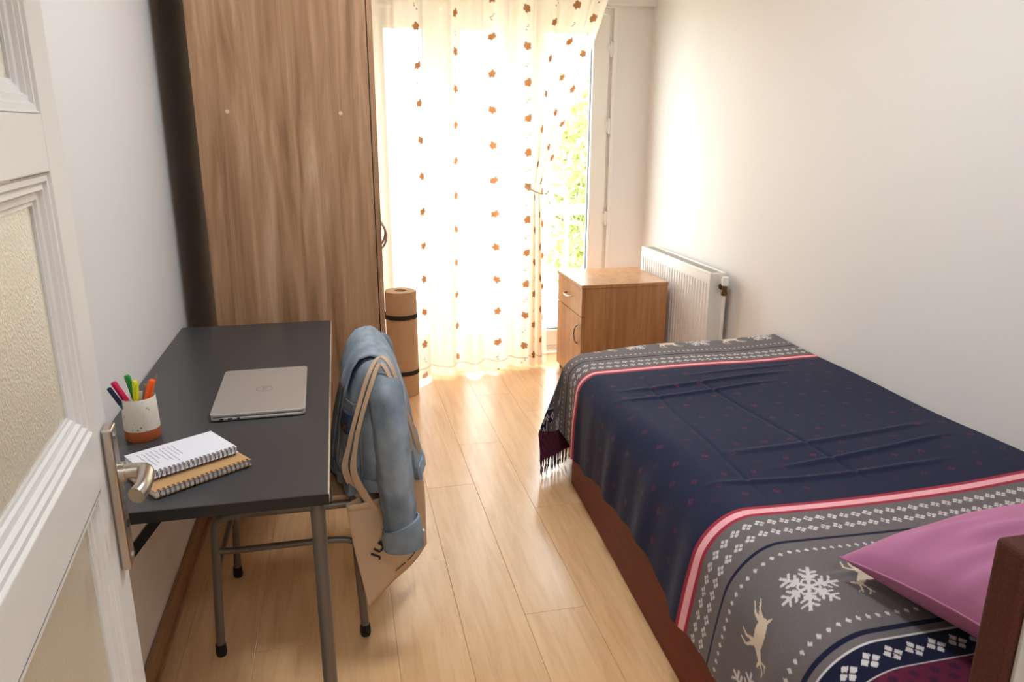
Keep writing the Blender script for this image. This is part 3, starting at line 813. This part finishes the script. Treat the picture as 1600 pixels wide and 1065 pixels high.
# ------------------------------------------------------------------ tote bag
tb = thing('tote_bag', (0.08, 1.99, 0.14), 'natural canvas tote bag with black lettering hanging below the denim jacket', 'bag')
def bagpt(s, z, side):
    """s along width 0..1, side -1 (front, to camera) / +1 (back)"""
    k = (z-0.135)/(0.452-0.135)
    A = Vector((0.004, 1.862, 0)).lerp(Vector((-0.036, 1.868, 0)), k)
    B = Vector((0.205, 2.150, 0)).lerp(Vector((0.186, 2.065, 0)), k)
    p = A.lerp(B, s)
    nrm = Vector((-(B-A).y, (B-A).x, 0)).normalized()*-1     # towards camera/right
    th = (0.006+0.024*max(0, k)**0.8)*(1-abs(2*s-1)**3)
    wv = 0.004*math.sin(s*9+z*14)
    p = p+nrm*0.014
    if side > 0: th *= 0.35
    return p+nrm*(th*(-side)+wv)+Vector((0, 0, z-0.012*math.sin(math.pi*s)*k*(1 if side < 0 else .4)))
NS = 24
for side, nm in ((-1, 'front_panel'), (1, 'back_panel')):
    R = [[bagpt(k/NS, 0.135+(0.452-0.135)*i/20, side) for k in range(NS+1)] for i in range(21)]
    pn = MB().rings(R, False).build(nm, M['canvas'], tb, smooth=True, solid=0.0015)
    MB().rings([[bagpt(k/NS, z, side)+Vector((0.0, -0.002 if side < 0 else 0.002, 0)) for k in range(NS+1)] for z in (0.432, 0.453)], False).build('top_hem', M['canvas'], pn, smooth=True, solid=0.002)
    if side < 0: front = pn
# straps
def strap(pts, name='strap'):
    P = smooth_path(pts, 10)
    return P
P1 = smooth_path([bagpt(0.24, 0.42, -1)+Vector((-0.002, -0.004, 0)), (0.000, 1.845, 0.54), (0.006, 1.848, 0.62), (0.026, 1.852, 0.70), (0.055, 1.856, 0.785), (0.080, 1.878, 0.832), (0.104, 1.872, 0.795), (0.132, 1.885, 0.70), (0.152, 1.905, 0.60), (0.160, 1.96, 0.50), bagpt(0.74, 0.42, -1)+Vector((0.002, -0.004, 0))], 8)
MB().ribbon(P1, lambda q: 0.011+0.016*max(0, abs(2*q-1)-0.62)/0.38, lambda i: (0.8, -0.35, 0.2) if i < len(P1)*0.5 else (0.7, 0.5, 0.1), 0.003).build('strap', M['canvas'], tb, smooth=False)
P2 = smooth_path([bagpt(0.24, 0.42, 1)+Vector((-0.002, 0.003, 0)), (-0.022, 1.865, 0.54), (-0.010, 1.862, 0.62), (0.016, 1.866, 0.71), (0.050, 1.876, 0.805), (0.082, 1.905, 0.842), (0.112, 1.893, 0.81), (0.142, 1.900, 0.70), (0.172, 1.94, 0.58), (0.176, 2.0, 0.50), bagpt(0.74, 0.42, 1)+Vector((0.002, 0.003, 0))], 8)
MB().ribbon(P2, lambda q: 0.011+0.016*max(0, abs(2*q-1)-0.62)/0.38, lambda i: (0.8, -0.35, 0.2) if i < len(P2)*0.5 else (0.7, 0.5, 0.1), 0.003).build('strap', M['canvas'], tb, smooth=False)
# lettering laid on the front panel along a shallow arc
def on_bag(me, s0, z0, sx, rot=0.0, name='lettering'):
    n = len(me.vertices); co = np.empty(n*3); me.vertices.foreach_get('co', co); co = co.reshape(-1, 3)
    Wb = 0.33
    out = []
    c, s_ = math.cos(rot), math.sin(rot)
    for x_, y_, z_ in co:
        X, Y = x_*c-y_*s_, x_*s_+y_*c
        p = bagpt(s0+X/Wb, z0+Y, -1)
        q = Vector((0.8, -0.6, 0))
        out.append(p+q*(0.0036+z_))
    off = ORG[front.name]
    me.vertices.foreach_set('co', np.array([tuple(p-off) for p in out]).reshape(-1))
    me.update()
    return link_mesh(name, me, M['print'], front)
for i, chh in enumerate('JUNIOR'):
    a = D(141-i*10.5)
    s0 = 0.49+0.135*math.cos(a)/0.33; z0 = 0.188+0.135*math.sin(a)
    on_bag(text_mesh(chh, 0.044, bold=0.0012), s0, z0, 1, a-math.pi/2)
mk = MB()
for k in range(16):
    if k in (5, 11): continue
    a = bagpt(0.40+0.028*k, 0.172+0.0004*k, -1)+Vector((0.8, -0.6, 0))*0.0030
    b = bagpt(0.40+0.028*k+0.018, 0.172+0.0004*k, -1)+Vector((0.8, -0.6, 0))*0.0030
    mk.tube([a, b], 0.0020, 4)
mk.build('small_print_line', M['print'], front)

# ------------------------------------------------------------------ rolled mat
mx, my = 0.292, 3.955
ym = thing('exercise_mat', (mx, my, 0), 'rolled tan foam exercise mat standing by the curtain', 'mat')
sp_ = []
turns, ri, ro, nn = 5.0, 0.036, 0.086, 150
inner, outer = [], []
for k in range(nn+1):
    a = 2*math.pi*turns*k/nn; r = ri+(ro-ri)*k/nn
    outer.append((mx+r*math.cos(a), my+r*math.sin(a)))
th = 0.0095
def mat_ring(k):
    a = 2*math.pi*turns*k/nn; r = ri+(ro-ri)*k/nn
    p0 = (mx+r*math.cos(a), my+r*math.sin(a)); p1 = (mx+(r-th)*math.cos(a), my+(r-th)*math.sin(a))
    return [(p0[0], p0[1], 0.002), (p0[0], p0[1], 0.578), (p1[0], p1[1], 0.578), (p1[0], p1[1], 0.002)]
MB().rings([mat_ring(k) for k in range(nn+1)], True, True, True).build('rolled_foam', M['mat_tan'], ym, smooth=False)
for z in (0.135, 0.445):
    MB().lathe([(0.0885, z-0.012), (0.0895, z-0.012), (0.0895, z+0.012), (0.0885, z+0.012)], (mx-0.001, my, 0), 48, False, False).build('elastic_strap', M['strap'], ym, smooth=True)

# ------------------------------------------------------------------ curtain
def curtain():
    s = np.linspace(0.13, 1.504, 460)
    z = np.linspace(2.56, 0.022, 620)
    S, Z = np.meshgrid(s, z)
    sg = 1.045
    g = np.clip((S-sg)/(1.504-sg), 0, 1)
    xt = np.where(S > sg, 1.072+g*0.080, S)
    zt = 1.06
    k = (Z-zt)/(2.08-zt)
    below = np.clip((zt-Z)/zt, 0, 1)
    # above the tie: straight pull from rail to tie; below: hangs with a slight spread
    X = np.where(Z > zt, xt+(S-xt)*k, xt+np.where(S > sg, (g-0.45)*0.055, 0)*below**0.7)
    X += np.where(S > sg, -0.012*np.exp(-((Z-zt)/0.05)**2)*0, 0)
    base = 4.105+0.155*(np.clip(X, 0.1, 1.25)-0.2)
    amp = 0.016+0.020*np.clip((1.9-Z)/1.9, 0, 1)
    amp = np.where(S > sg, amp*0.9+0.004, amp)
    ph = 2*np.pi*(S-0.13)/0.158
    Y = base+amp*np.sin(ph+0.35*np.sin(S*7)+0.25*np.sin(Z*1.3+S*4))+0.006*np.sin(2.3*ph+1)
    X = X+0.010*np.cos(ph*1.0+0.6)*np.where(S > sg, np.clip(np.abs(k), 0.15, 1), 1)
    pinch = np.exp(-((Z-zt)/0.10)**2)*(S > sg)
    Y = Y*(1-0.55*pinch)+(base+0.005)*0.55*pinch
    # hem
    col = np.empty(S.shape+(4,))
    col[..., 0] = 0.96; col[..., 1] = 0.84; col[..., 2] = 0.70; col[..., 3] = 0.68
    # woven stripe bands between the leaf columns, slightly denser
    leaf = np.zeros(S.shape); dark = np.zeros(S.shape)
    for ci, sc in enumerate((0.425, 0.645, 0.860, 1.035, 1.200, 1.345, 1.462)):
        band = np.exp(-((S-sc)/0.042)**4)
        col[..., 3] += 0.15*band
        zoff = (0.13, 0.02, 0.10, 0.06, 0.0, 0.09, 0.03, 0.12)[ci]
        zk = (Z-zoff)/0.187
        n = np.floor(zk); fz = (zk-n-0.5)*0.187
        jit = 0.010*np.sin(n*12.9+ci*4.1)
        ds = S-sc-jit
        tw = 0.9*np.sin(n*7.7+ci*2.3)
        a = ds*np.cos(tw*0.5)+fz*np.sin(tw*0.5); b = -ds*np.sin(tw*0.5)+fz*np.cos(tw*0.5)
        lobes = ((a/0.0080)**2+((b-0.004)/0.021)**2 < 1)
        for (oa, ob, ra, rb) in ((0.0085, 0.004, 0.0075, 0.0105), (-0.0085, 0.001, 0.0075, 0.0100), (0.006, -0.012, 0.0060, 0.0085), (-0.006, -0.014, 0.0055, 0.0080)):
            lobes |= (((a-oa)/ra)**2+((b-ob)/rb)**2 < 1)
        leaf = np.maximum(leaf, lobes)
        f2 = (zk-np.floor(zk))*0.187
        f2 = np.where(f2 > 0.0935, f2-0.187, f2)
        spr = (np.abs(ds+0.006*np.sin(f2*160+ci)) < 0.0032) & (np.abs(f2) < 0.017) & (np.sin(f2*420) > -0.3)
        dark = np.maximum(dark, spr)
    lc_ = np.array(srgb(158, 106, 68)[:3]); dc = np.array(srgb(150, 120, 100)[:3])
    L = leaf[..., None]
    col[..., :3] = col[..., :3]*(1-L)+lc_*L
    D_ = dark[..., None]*(1-L)
    col[..., :3] = col[..., :3]*(1-D_)+dc*D_
    col[..., 3] = np.clip(col[..., 3]+leaf*0.4+dark*0.25, 0, 1.0)
    hem = (Z < 0.075)
    col[..., 3] = np.where(hem, 0.80, col[..., 3])
    line = (Z < 0.080) & (Z > 0.072)
    col[..., :3] = np.where(line[..., None], col[..., :3]*0.6, col[..., :3])
    P = np.stack([X, Y, Z], -1)
    return P, col
P, colr = curtain()
ct = grid_mesh('curtain', P, M['sheer'], None, (0.7, 4.2, 0.02), colr)
setp(ct, 'cream sheer curtain with columns of brown leaves, gathered at the right', 'curtain')
rl = thing('curtain_rail', (0.75, 4.2, 2.6), 'slim white curtain rail under the ceiling above the balcony window', 'rail')
MB().box(0.05, 1.80, 4.17, 4.25, 2.575, 2.60).build('track', M['pvc'], rl, bevel=0.003)
for xx in (0.15, 0.9, 1.7):
    MB().box(xx-0.012, xx+0.012, 4.20, 4.22, 2.60, ZC).build('bracket', M['steel'], rl)
tie = smooth_path([(1.035, 4.185, 1.100), (1.06, 4.185, 1.078), (1.10, 4.180, 1.058), (1.145, 4.185, 1.050), (1.172, 4.215, 1.062), (1.168, 4.275, 1.08), (1.12, 4.30, 1.085), (1.06, 4.285, 1.095), (1.040, 4.24, 1.10), (1.035, 4.19, 1.103)], 6)
tk = MB().tube(tie, 0.004, 8).build('curtain_tieback', M['canvas'], None, (1.1, 4.2, 1.05), smooth=True)
setp(tk, 'thin beige cord tying the sheer curtain back', 'tieback')

# ------------------------------------------------------------------ nightstand
nx0, nx1, ny0, ny1, nz = 1.248, 1.742, 3.775, 4.235, 0.60
ns = thing('nightstand', (1.49, 4.0, 0), 'light walnut nightstand with a drawer and door beside the radiator', 'nightstand')
MB().box(nx0+0.018, nx1, ny0, ny0+0.018, 0.0, nz-0.020).build('side_panel', M['stand'], ns, bevel=0.001)
MB().box(nx0+0.018, nx1, ny1-0.018, ny1, 0.0, nz-0.020).build('side_panel', M['stand'], ns, bevel=0.001)
MB().box(nx1-0.010, nx1, ny0+0.018, ny1-0.018, 0.03, nz-0.020).build('back_panel', M['stand'], ns)
MB().box(nx0+0.03, nx1-0.010, ny0+0.018, ny1-0.018, 0.03, 0.048).build('bottom_panel', M['stand'], ns)
MB().box(nx0-0.004, nx1+0.002, ny0-0.004, ny1+0.004, nz-0.020, nz).build('top', M['stand'], ns, bevel=0.002)
dw = MB().box(nx0, nx0+0.017, ny0+0.001, ny1-0.001, 0.425, nz-0.023).build('drawer', M['stand'], ns, bevel=0.001)
MB().tube(smooth_path([(nx0+0.002, 3.95, 0.505), (nx0-0.018, 3.96, 0.502), (nx0-0.024, 4.005, 0.500), (nx0-0.018, 4.05, 0.502), (nx0+0.002, 4.06, 0.505)], 5), 0.0045, 10).build('handle', M['chrome'], dw, smooth=True, label='small bowed metal drawer handle')
dd = MB().box(nx0, nx0+0.017, ny0+0.001, ny1-0.001, 0.035, 0.421).build('door', M['stand'], ns, bevel=0.001)
MB().tube(smooth_path([(nx0+0.002, 3.835, 0.26), (nx0-0.016, 3.835, 0.275), (nx0-0.024, 3.835, 0.315), (nx0-0.016, 3.835, 0.355), (nx0+0.002, 3.835, 0.37)], 5), 0.0055, 10).build('handle', M['chrome'], dd, smooth=True, label='bowed metal door handle')

# ------------------------------------------------------------------ radiator
rx0, rx1, ry0, ry1, rz0, rz1 = 1.782, 1.868, 3.375, 4.265, 0.13, 0.722
rd = thing('radiator', (1.83, 3.82, rz0), 'white panel radiator on the right wall under bare plaster', 'radiator')
prof = []
nr = 27; m0, m1 = ry0+0.02, ry1-0.02
pitch = (m1-m0)/nr
prof.append((ry0, 0.0)); 
for k in range(nr):
    y = m0+k*pitch
    prof += [(y+pitch*0.10, 0.0), (y+pitch*0.24, 0.009), (y+pitch*0.46, 0.009), (y+pitch*0.60, 0.0)]
prof.append((ry1, 0.0))
zs = [(rz0, 0), (rz0+0.045, 0), (rz0+0.065, 1), (rz1-0.075, 1), (rz1-0.055, 0), (rz1-0.012, 0)]
MB().rings([[(rx0+d*k, y, z) for y, d in prof] for z, k in zs], False).build('front_panel', M['radiator'], rd, smooth=False)
MB().rings([[(rx1-0.006, y, z) for y in (ry0, ry1)] for z in (rz0, rz1-0.012)], False).build('rear_panel', M['radiator'], rd)
for y in (ry0-0.002, ry1-0.004):
    MB().box(rx0-0.001, rx1, y, y+0.006, rz0, rz1-0.004).build('side_cover', M['radiator'], rd, bevel=0.002)
tg = MB()
tg.box(rx0-0.001, rx0+0.013, ry0, ry1, rz1-0.014, rz1).box(rx1-0.013, rx1, ry0, ry1, rz1-0.014, rz1).box(rx0+0.013, rx1-0.013, ry0, ry0+0.014, rz1-0.012, rz1-0.002).box(rx0+0.013, rx1-0.013, ry1-0.014, ry1, rz1-0.012, rz1-0.002)
tgo = tg.build('top_cover', M['radiator'], rd, bevel=0.002)
gr = MB(); y = ry0+0.02
while y < ry1-0.02:
    gr.box(rx0+0.013, rx1-0.013, y, y+0.008, rz1-0.010, rz1-0.005); y += 0.016
gr.build('grille', M['rad_dark'], tgo)
for y in (ry0+0.15, ry1-0.15):
    MB().box(rx1-0.004, XR-0.002, y-0.015, y+0.015, rz0+0.1, rz1-0.06).build('wall_bracket', M['steel'], rd)
# valve and pipe at the near end
vx, vy, vz = 1.838, ry0-0.050, 0.655
vb = MB().tube([(vx, ry0-0.004, vz), (vx, vy, vz)], 0.011, 14)
vb.tube([(vx, ry0-0.016, vz), (vx, ry0-0.030, vz)], 0.017, 8)
vb.tube([(vx, vy, vz-0.034), (vx, vy, vz+0.020)], 0.012, 14)
vb.tube([(vx, vy, vz-0.038), (vx, vy, vz-0.024)], 0.016, 8)
vb.build('valve_body', M['brass'], rd, smooth=True)
MB().lathe([(0.017, 0.012), (0.0185, 0.020), (0.0185, 0.046), (0.015, 0.054)], (vx, vy, vz), 20, True, True).build('valve_head', M['pvc'], rd, smooth=True)
MB().tube([(vx, vy, vz-0.036), (vx, vy, 0.0)], 0.0085, 12).build('pipe', M['radiator'], rd, smooth=True)

# ------------------------------------------------------------------ bed
def bl(y): return 0.858-0.053*(2.68-y)
BZ = 0.498; YF = 2.915; YH = 0.735
bd = thing('bed', (1.35, 1.75, 0), 'single bed with mahogany-red base along the right wall', 'bed')
MB().hexa([(bl(0.75)+0.014, 0.75), (1.80, 0.75), (1.84, 2.71), (bl(2.71)+0.014, 2.71)], 0.0, 0.252).build('base', M['bedwood'], bd, bevel=0.006)
MB().hexa([(bl(YH)+0.050, YH), (1.86, YH), (1.875, YF-0.06), (bl(YF)+0.050, YF-0.06)], 0.252, BZ-0.020).build('mattress', M['mattress'], bd, bevel=0.09, seg=6)
hb = MB().box(0.822, 1.86, 0.672, 0.722, 0.0, 0.905).build('headboard', M['headvel'], bd, bevel=0.008, seg=3)
MB().box(0.835, 1.85, 0.664, 0.671, 0.04, 0.875).build('back_board', M['headback'], hb, bevel=0.002)

# blanket -----------------------------------------------------------
VC = 2.060
def blanket_color(U, V):
    A = np.abs(V-VC)
    sg = np.sign(V-VC); sg[sg == 0] = 1
    lin = lambda r, g, b: np.array(srgb(r, g, b)[:3])
    grey, navy, navy2 = lin(108, 101, 101), lin(28, 33, 60), lin(15, 20, 48)
    white, pinkc, red, burg = lin(204, 198, 195), lin(238, 172, 178), lin(158, 44, 62), lin(92, 22, 50)
    shape = U.shape
    C = np.empty(shape+(3,))
    C[:] = navy
    def put(mask, c):
        C[mask] = c
    put(A > 0.535, red)
    put((A > 0.549) & (A < 0.571), pinkc)
    put(A > 0.583, grey)
    # red motifs on the navy centre, staggered
    row = np.floor(V/0.058); uu = U+np.where(row % 2 == 0, 0, 0.045)
    du = (uu/0.09-np.floor(uu/0.09)-0.5)*0.09; dv = (V/0.058-row-0.5)*0.058
    jit = 0.5+0.5*np.sin(np.floor(uu/0.09)*5.3+row*9.1)
    mot = ((np.abs(du)+np.abs(dv) < 0.011) & (np.abs(du)+np.abs(dv) > 0.004)) | ((np.abs(np.abs(du)-0.008) < 0.003) & (np.abs(dv) < 0.003))
    mm = mot & (A < 0.50)
    C[mm] = C[mm]*(1-0.55*jit[mm][:, None])+lin(120, 40, 62)*(0.55*jit[mm][:, None])
    # two rows of four-dot diamonds
    def diamonds(a0, sp, off, r, d):
        du = ((U+off)/sp-np.floor((U+off)/sp)-0.5)*sp; da = A-a0
        m = np.zeros(shape, bool)
        for ou, oa in ((d, 0), (-d, 0), (0, d), (0, -d)):
            m |= (np.abs(du-ou)+np.abs(da-oa)) < r
        return m
    put(diamonds(0.617, 0.033, 0, 0.0062, 0.0078), white)
    put(diamonds(0.662, 0.033, 0.0165, 0.0062, 0.0078), white)
    put((A > 0.706) & (A < 0.716), navy2)
    def dots(a0, sp, r):
        du = (U/sp-np.floor(U/sp)-0.5)*sp
        return (np.abs(du)*1.1+np.abs(A-a0)*0.8) < r
    put(dots(0.752, 0.0215, 0.0058), white)
    put(dots(0.988, 0.0215, 0.0058), white)
    put((A > 1.020) & (A < 1.032), navy2)
    put((A > 1.050) & (A < 1.054), white)
    put((A > 1.054) & (A < 1.120), navy2)
    put(diamonds(1.087, 0.046, 0.01, 0.0085, 0.0112), white)
    put((A > 1.120) & (A < 1.124), white)
    put(A > 1.124, burg)
    bm = (A > 1.124) & (np.sin(U*150)*np.sin(A*150) > 0.35) & (A < 1.25)
    put(bm, lin(62, 18, 48))
    # snowflakes and reindeer alternating
    per = 0.30
    su = 0.905
    def local(u0):
        q = (U-u0)/per
        return (q-np.floor(q+0.5))*per
    p = local(su); q = (A-0.872)
    r = np.hypot(p, q); th = np.arctan2(q, p)
    Rf = 0.066
    tf = np.abs((th+np.pi/6) % (np.pi/3)-np.pi/6)
    x1 = r*np.cos(tf); y1 = r*np.sin(tf)
    fl_ = (y1 < 0.0036) & (x1 < Rf)
    for x0, L in ((0.030, 0.020), (0.045, 0.018), (0.024, 0.012)):
        t = np.clip(((x1-x0)*0.5+y1*0.866), 0, L)
        fl_ |= np.hypot(x1-x0-t*0.5, y1-t*0.866) < 0.0029
    fl_ |= (np.abs(x1-0.020) < 0.0024)
    put(fl_ & (A > 0.76) & (A < 0.98), white)
    p = local(su+per/2); q = (A-0.862)   # reindeer: faces -u, back away from the centre
    f = -p                                # forward
    rd_ = np.zeros(shape, bool)
    def seg(ax, ay, bx, by, w0, w1):
        L2 = (bx-ax)**2+(by-ay)**2
        t = np.clip(((f-ax)*(bx-ax)+(q-ay)*(by-ay))/L2, 0, 1)
        return np.hypot(f-ax-t*(bx-ax), q-ay-t*(by-ay)) < w0+(w1-w0)*t
    rd_ |= (((f+0.004)/0.036)**2+((q-0.004-0.1*(f+0.004))/0.0180)**2) < 1
    rd_ |= seg(0.022, 0.008, 0.044, 0.028, 0.010, 0.006)      # neck
    rd_ |= seg(0.043, 0.029, 0.058, 0.022, 0.0065, 0.003)     # head
    rd_ |= seg(0.042, 0.032, 0.034, 0.060, 0.0022, 0.0016)    # antlers
    rd_ |= seg(0.036, 0.052, 0.046, 0.064, 0.0018, 0.0014)
    rd_ |= seg(0.046, 0.032, 0.056, 0.056, 0.0022, 0.0016)
    rd_ |= seg(0.052, 0.048, 0.062, 0.052, 0.0018, 0.0014)
    rd_ |= seg(0.020, -0.004, 0.040, -0.030, 0.0062, 0.0024) | seg(0.040, -0.030, 0.034, -0.050, 0.0026, 0.0018)
    rd_ |= seg(0.016, -0.004, 0.022, -0.036, 0.0058, 0.0024) | seg(0.022, -0.036, 0.014, -0.052, 0.0026, 0.0018)
    rd_ |= seg(-0.028, -0.002, -0.044, -0.026, 0.0075, 0.0028) | seg(-0.044, -0.026, -0.062, -0.042, 0.0028, 0.0018)
    rd_ |= seg(-0.026, -0.002, -0.032, -0.032, 0.0070, 0.0026) | seg(-0.032, -0.032, -0.050, -0.052, 0.0026, 0.0018)
    rd_ |= seg(-0.036, 0.008, -0.048, 0.014, 0.004, 0.002)
    put(rd_ & (A > 0.76) & (A < 0.985), lin(214, 198, 176))
    # fine knit mottling
    C *= (0.94+0.12*rng.random(shape))[..., None]
    return np.concatenate([C, np.ones(shape+(1,))], -1)

def sstep(a, b, x):
    t = np.clip((x-a)/(b-a), 0, 1); return t*t*(3-2*t)
def bend(s, r):
    q = np.pi/2*r
    out = np.where(s < q, r*np.sin(np.minimum(s, q)/r), r)
    dn_ = np.where(s < q, r*(1-np.cos(np.minimum(s, q)/r)), r+(s-q))
    return out, dn_
def bend_slant(s, r, A):
    q = r*A
    out = np.where(s < q, r*np.sin(np.minimum(s, q)/r), r*np.sin(A)+(s-q)*np.cos(A))
    dn_ = np.where(s < q, r*(1-np.cos(np.minimum(s, q)/r)), r*(1-np.cos(A))+(s-q)*np.sin(A))
    return out, dn_
def blanket():
    u = np.concatenate([np.linspace(0.455, 1.40, 350, endpoint=False), np.linspace(1.40, 1.888, 120)])
    v = np.concatenate([np.linspace(0.790, 1.53, 300, endpoint=False), np.linspace(1.53, 3.330, 440)])
    U, V = np.meshgrid(u, v)
    rf = 0.06
    far = sstep(1.7, 2.55, V)
    RR = 0.135-0.055*far; ANG = np.radians(82+7*far)
    rc = RR*np.sin(ANG)+0.165*np.cos(ANG)
    YF = 2.925+0.060*sstep(0.85, 1.35, U)
    xl = 0.858-0.053*(2.68-np.minimum(V, YF))+0.004
    # hem line undulates
    s1 = np.maximum(0, xl+rc-U)
    s1max = (xl+rc-0.455)
    want = 0.366+0.020*np.sin(V*5.2+0.5)+0.010*np.sin(V*13)
    s1 = s1*want/s1max
    s2 = np.maximum(0, V-(YF-rf))
    o1, d1 = bend_slant(s1, RR, ANG); o2, d2 = bend(s2, rf)
    w1 = np.where(s1+s2 > 0, s1/np.maximum(s1+s2, 1e-6), 0)
    w2 = np.where(s1+s2 > 0, s2/np.maximum(s1+s2, 1e-6), 0)
    w1 = np.where(s2 <= 0, 1, w1); w2 = np.where(s1 <= 0, 1, w2)
    mn = np.minimum(s1, s2)
    X = np.where(s1 > 0, xl+rc-o1*w1, np.minimum(U, 1.888))
    Y = np.where(s2 > 0, YF-rf+o2*w2, V)
    X = X-mn*0.48
    Y = Y-mn*0.34
    dmax = np.maximum(d1, d2)
    Z = BZ+0.008-dmax
    # surface relief on the top
    flat = np.exp(-(dmax/0.03)**2)
    Z += flat*(0.004*np.sin(U*6+V*2.2)+0.003*np.sin(V*9+U*3)+0.0035*np.sin(U*2+1)*np.cos(V*3.1))
    def crease(d, w, h): return h*np.exp(-(d/w)**2)
    for (v0, sl, h, w, ua, ub) in ((2.44, 0.05, 0.007, 0.012, 0.9, 1.7), (2.36, 0.07, 0.006, 0.010, 0.85, 1.6), (1.86, 0.03, 0.006, 0.012, 1.0, 1.85), (1.66, -0.05, 0.006, 0.010, 0.85, 1.7), (1.745, 0.06, 0.007, 0.010, 1.1, 1.85), (2.52, 0.02, 0.004, 0.01, 1.2, 1.8), (1.24, 0.06, 0.005, 0.010, 0.85, 1.2)):
        Z += flat*crease(V-v0-sl*(U-1.3)-0.02*np.sin(U*4), w, h)*sstep(ua, ua+0.2, U)*(1-sstep(ub-0.2, ub, U))
    Z -= flat*crease((U-1.32)+0.10*(V-2.0), 0.008, 0.004)*sstep(1.55, 1.7, V)*(1-sstep(2.3, 2.5, V))
    Z -= flat*crease((U-1.05)-0.05*(V-2.0), 0.008, 0.003)*sstep(1.5, 1.7, V)*(1-sstep(2.4, 2.5, V))
    Z += 0.012*sstep(1.55, 1.88, U)*flat
    # hanging folds along the side
    hang = sstep(0.03, 0.30, s1)*(s1 > 0)
    fold = 0.5+0.5*np.sin(V*24+1.4*np.sin(V*5)+1.0)
    fold2 = 0.5+0.5*np.sin(V*41+0.7)
    X -= hang*(0.012*fold**2+0.005*fold2)*np.where(s2 > 0, 0.3, 1)
    hang2 = sstep(0.03, 0.30, s2)*(s2 > 0)
    Y += hang2*0.014*(0.5+0.5*np.sin(U*26))*np.where(s1 > 0, 0.2, 1)
    P = np.stack([X, Y, Z], -1)
    # on the bed's print the u axis runs on with the cloth
    Uc = np.where(U < xl+rc, xl+rc-s1, U)
    return P, blanket_color(Uc, V)
Pb, cb = blanket()
bk_ = thing('blanket', (1.35, 2.0, BZ), 'navy and grey winter-patterned blanket with reindeer and snowflakes spread over the bed', 'blanket')
clo = grid_mesh('cloth', Pb, M['blanket'], bk_, None, cb, solid=0.003)
# fringe along the foot hem
fr = MB(); r = random.Random(2)
hem = Pb[-1]
for i in range(2, hem.shape[0], 5):
    p = Vector(hem[i]); l = 0.050+0.025*r.random()
    q = Vector((r.uniform(-0.010, 0.006), r.uniform(-0.006, 0.006), 0))
    fr.tube([p+Vector((0, 0, 0.004)), p+q*0.5-ZV*l*0.5, p+q-ZV*l*0.62], [0.0022, 0.0018, 0.0028], 5)
    fr.tube([p+q-ZV*l*0.62, p+q*1.4-ZV*l], [0.0026, 0.0008], 5)
setp(fr.build('fringe', M['fringe'], bk_), kind='stuff')

# pillow --------------------------------------------------------------
def pillow():
    n = 90
    a = np.linspace(-1, 1, n); Aa, Bb = np.meshgrid(a, a)
    hx, hy = 0.345, 0.235
    ang = math.radians(4)
    cx_, cy_, cz_ = 1.335, 0.985, 0.0
    e = (np.clip(1-np.abs(Aa)**2.6, 0, 1)*np.clip(1-np.abs(Bb)**2.6, 0, 1))**0.5
    px = hx*Aa*(1-0.09*(1-np.abs(Aa)**0.0*Bb**2)*np.abs(Aa)**3*1.0); py = hy*Bb*(1-0.09*(1-Aa**2)*np.abs(Bb)**3)
    t = 0.118*e
    wr = 0.010*np.sin(Aa*9+Bb*14+2*np.sin(Bb*5))*np.exp(-((Aa+0.7)/0.35)**2)+0.007*np.sin(Bb*22+Aa*5)*np.exp(-((Aa+0.62)/0.25)**2)
    top = t*1.05+wr*e
    bot = -t*0.75
    lift = 0.082+0.012*(Aa < -2)
    tilt = -0.035*Bb       # near side raised against the headboard
    X = cx_+px*math.cos(ang)-py*math.sin(ang); Y = cy_+px*math.sin(ang)+py*math.cos(ang)
    zb = BZ+0.018+lift+tilt
    Pt = np.stack([X, Y, zb+top], -1); Pbm = np.stack([X, Y, np.maximum(zb+bot, BZ+0.022)], -1)
    return Pt, Pbm
pt_, pb_ = pillow()
pw_ = thing('pillow', (1.33, 0.98, 0.53), 'mauve pillow lying against the headboard', 'pillow')
n = pt_.shape[0]
mb = MB()
mb.v = [tuple(p) for p in pt_.reshape(-1, 3)]+[tuple(p) for p in pb_.reshape(-1, 3)]
for i in range(n-1):
    for j in range(n-1):
        k = i*n+j
        mb.f.append((k, k+1, k+n+1, k+n)); k += n*n
        mb.f.append((k, k+n, k+n+1, k+1))
edge = [j for j in range(n-1)]+[i*n+n-1 for i in range(n-1)]+[(n-1)*n+j for j in range(n-1, 0, -1)]+[i*n for i in range(n-1, 0, -1)]
for i in range(len(edge)):
    a, b = edge[i], edge[(i+1) % len(edge)]
    mb.f.append((a, a+n*n, b+n*n, b))
mb.build('cover', M['pillow'], pw_, smooth=True)
seam = [Vector(pt_.reshape(-1, 3)[k])*0.5+Vector(pb_.reshape(-1, 3)[k])*0.5 for k in edge[::3]]
seam.append(seam[0])
MB().tube(seam, 0.0025, 6, caps=False).build('seam', M['pillow'], pw_, smooth=True)
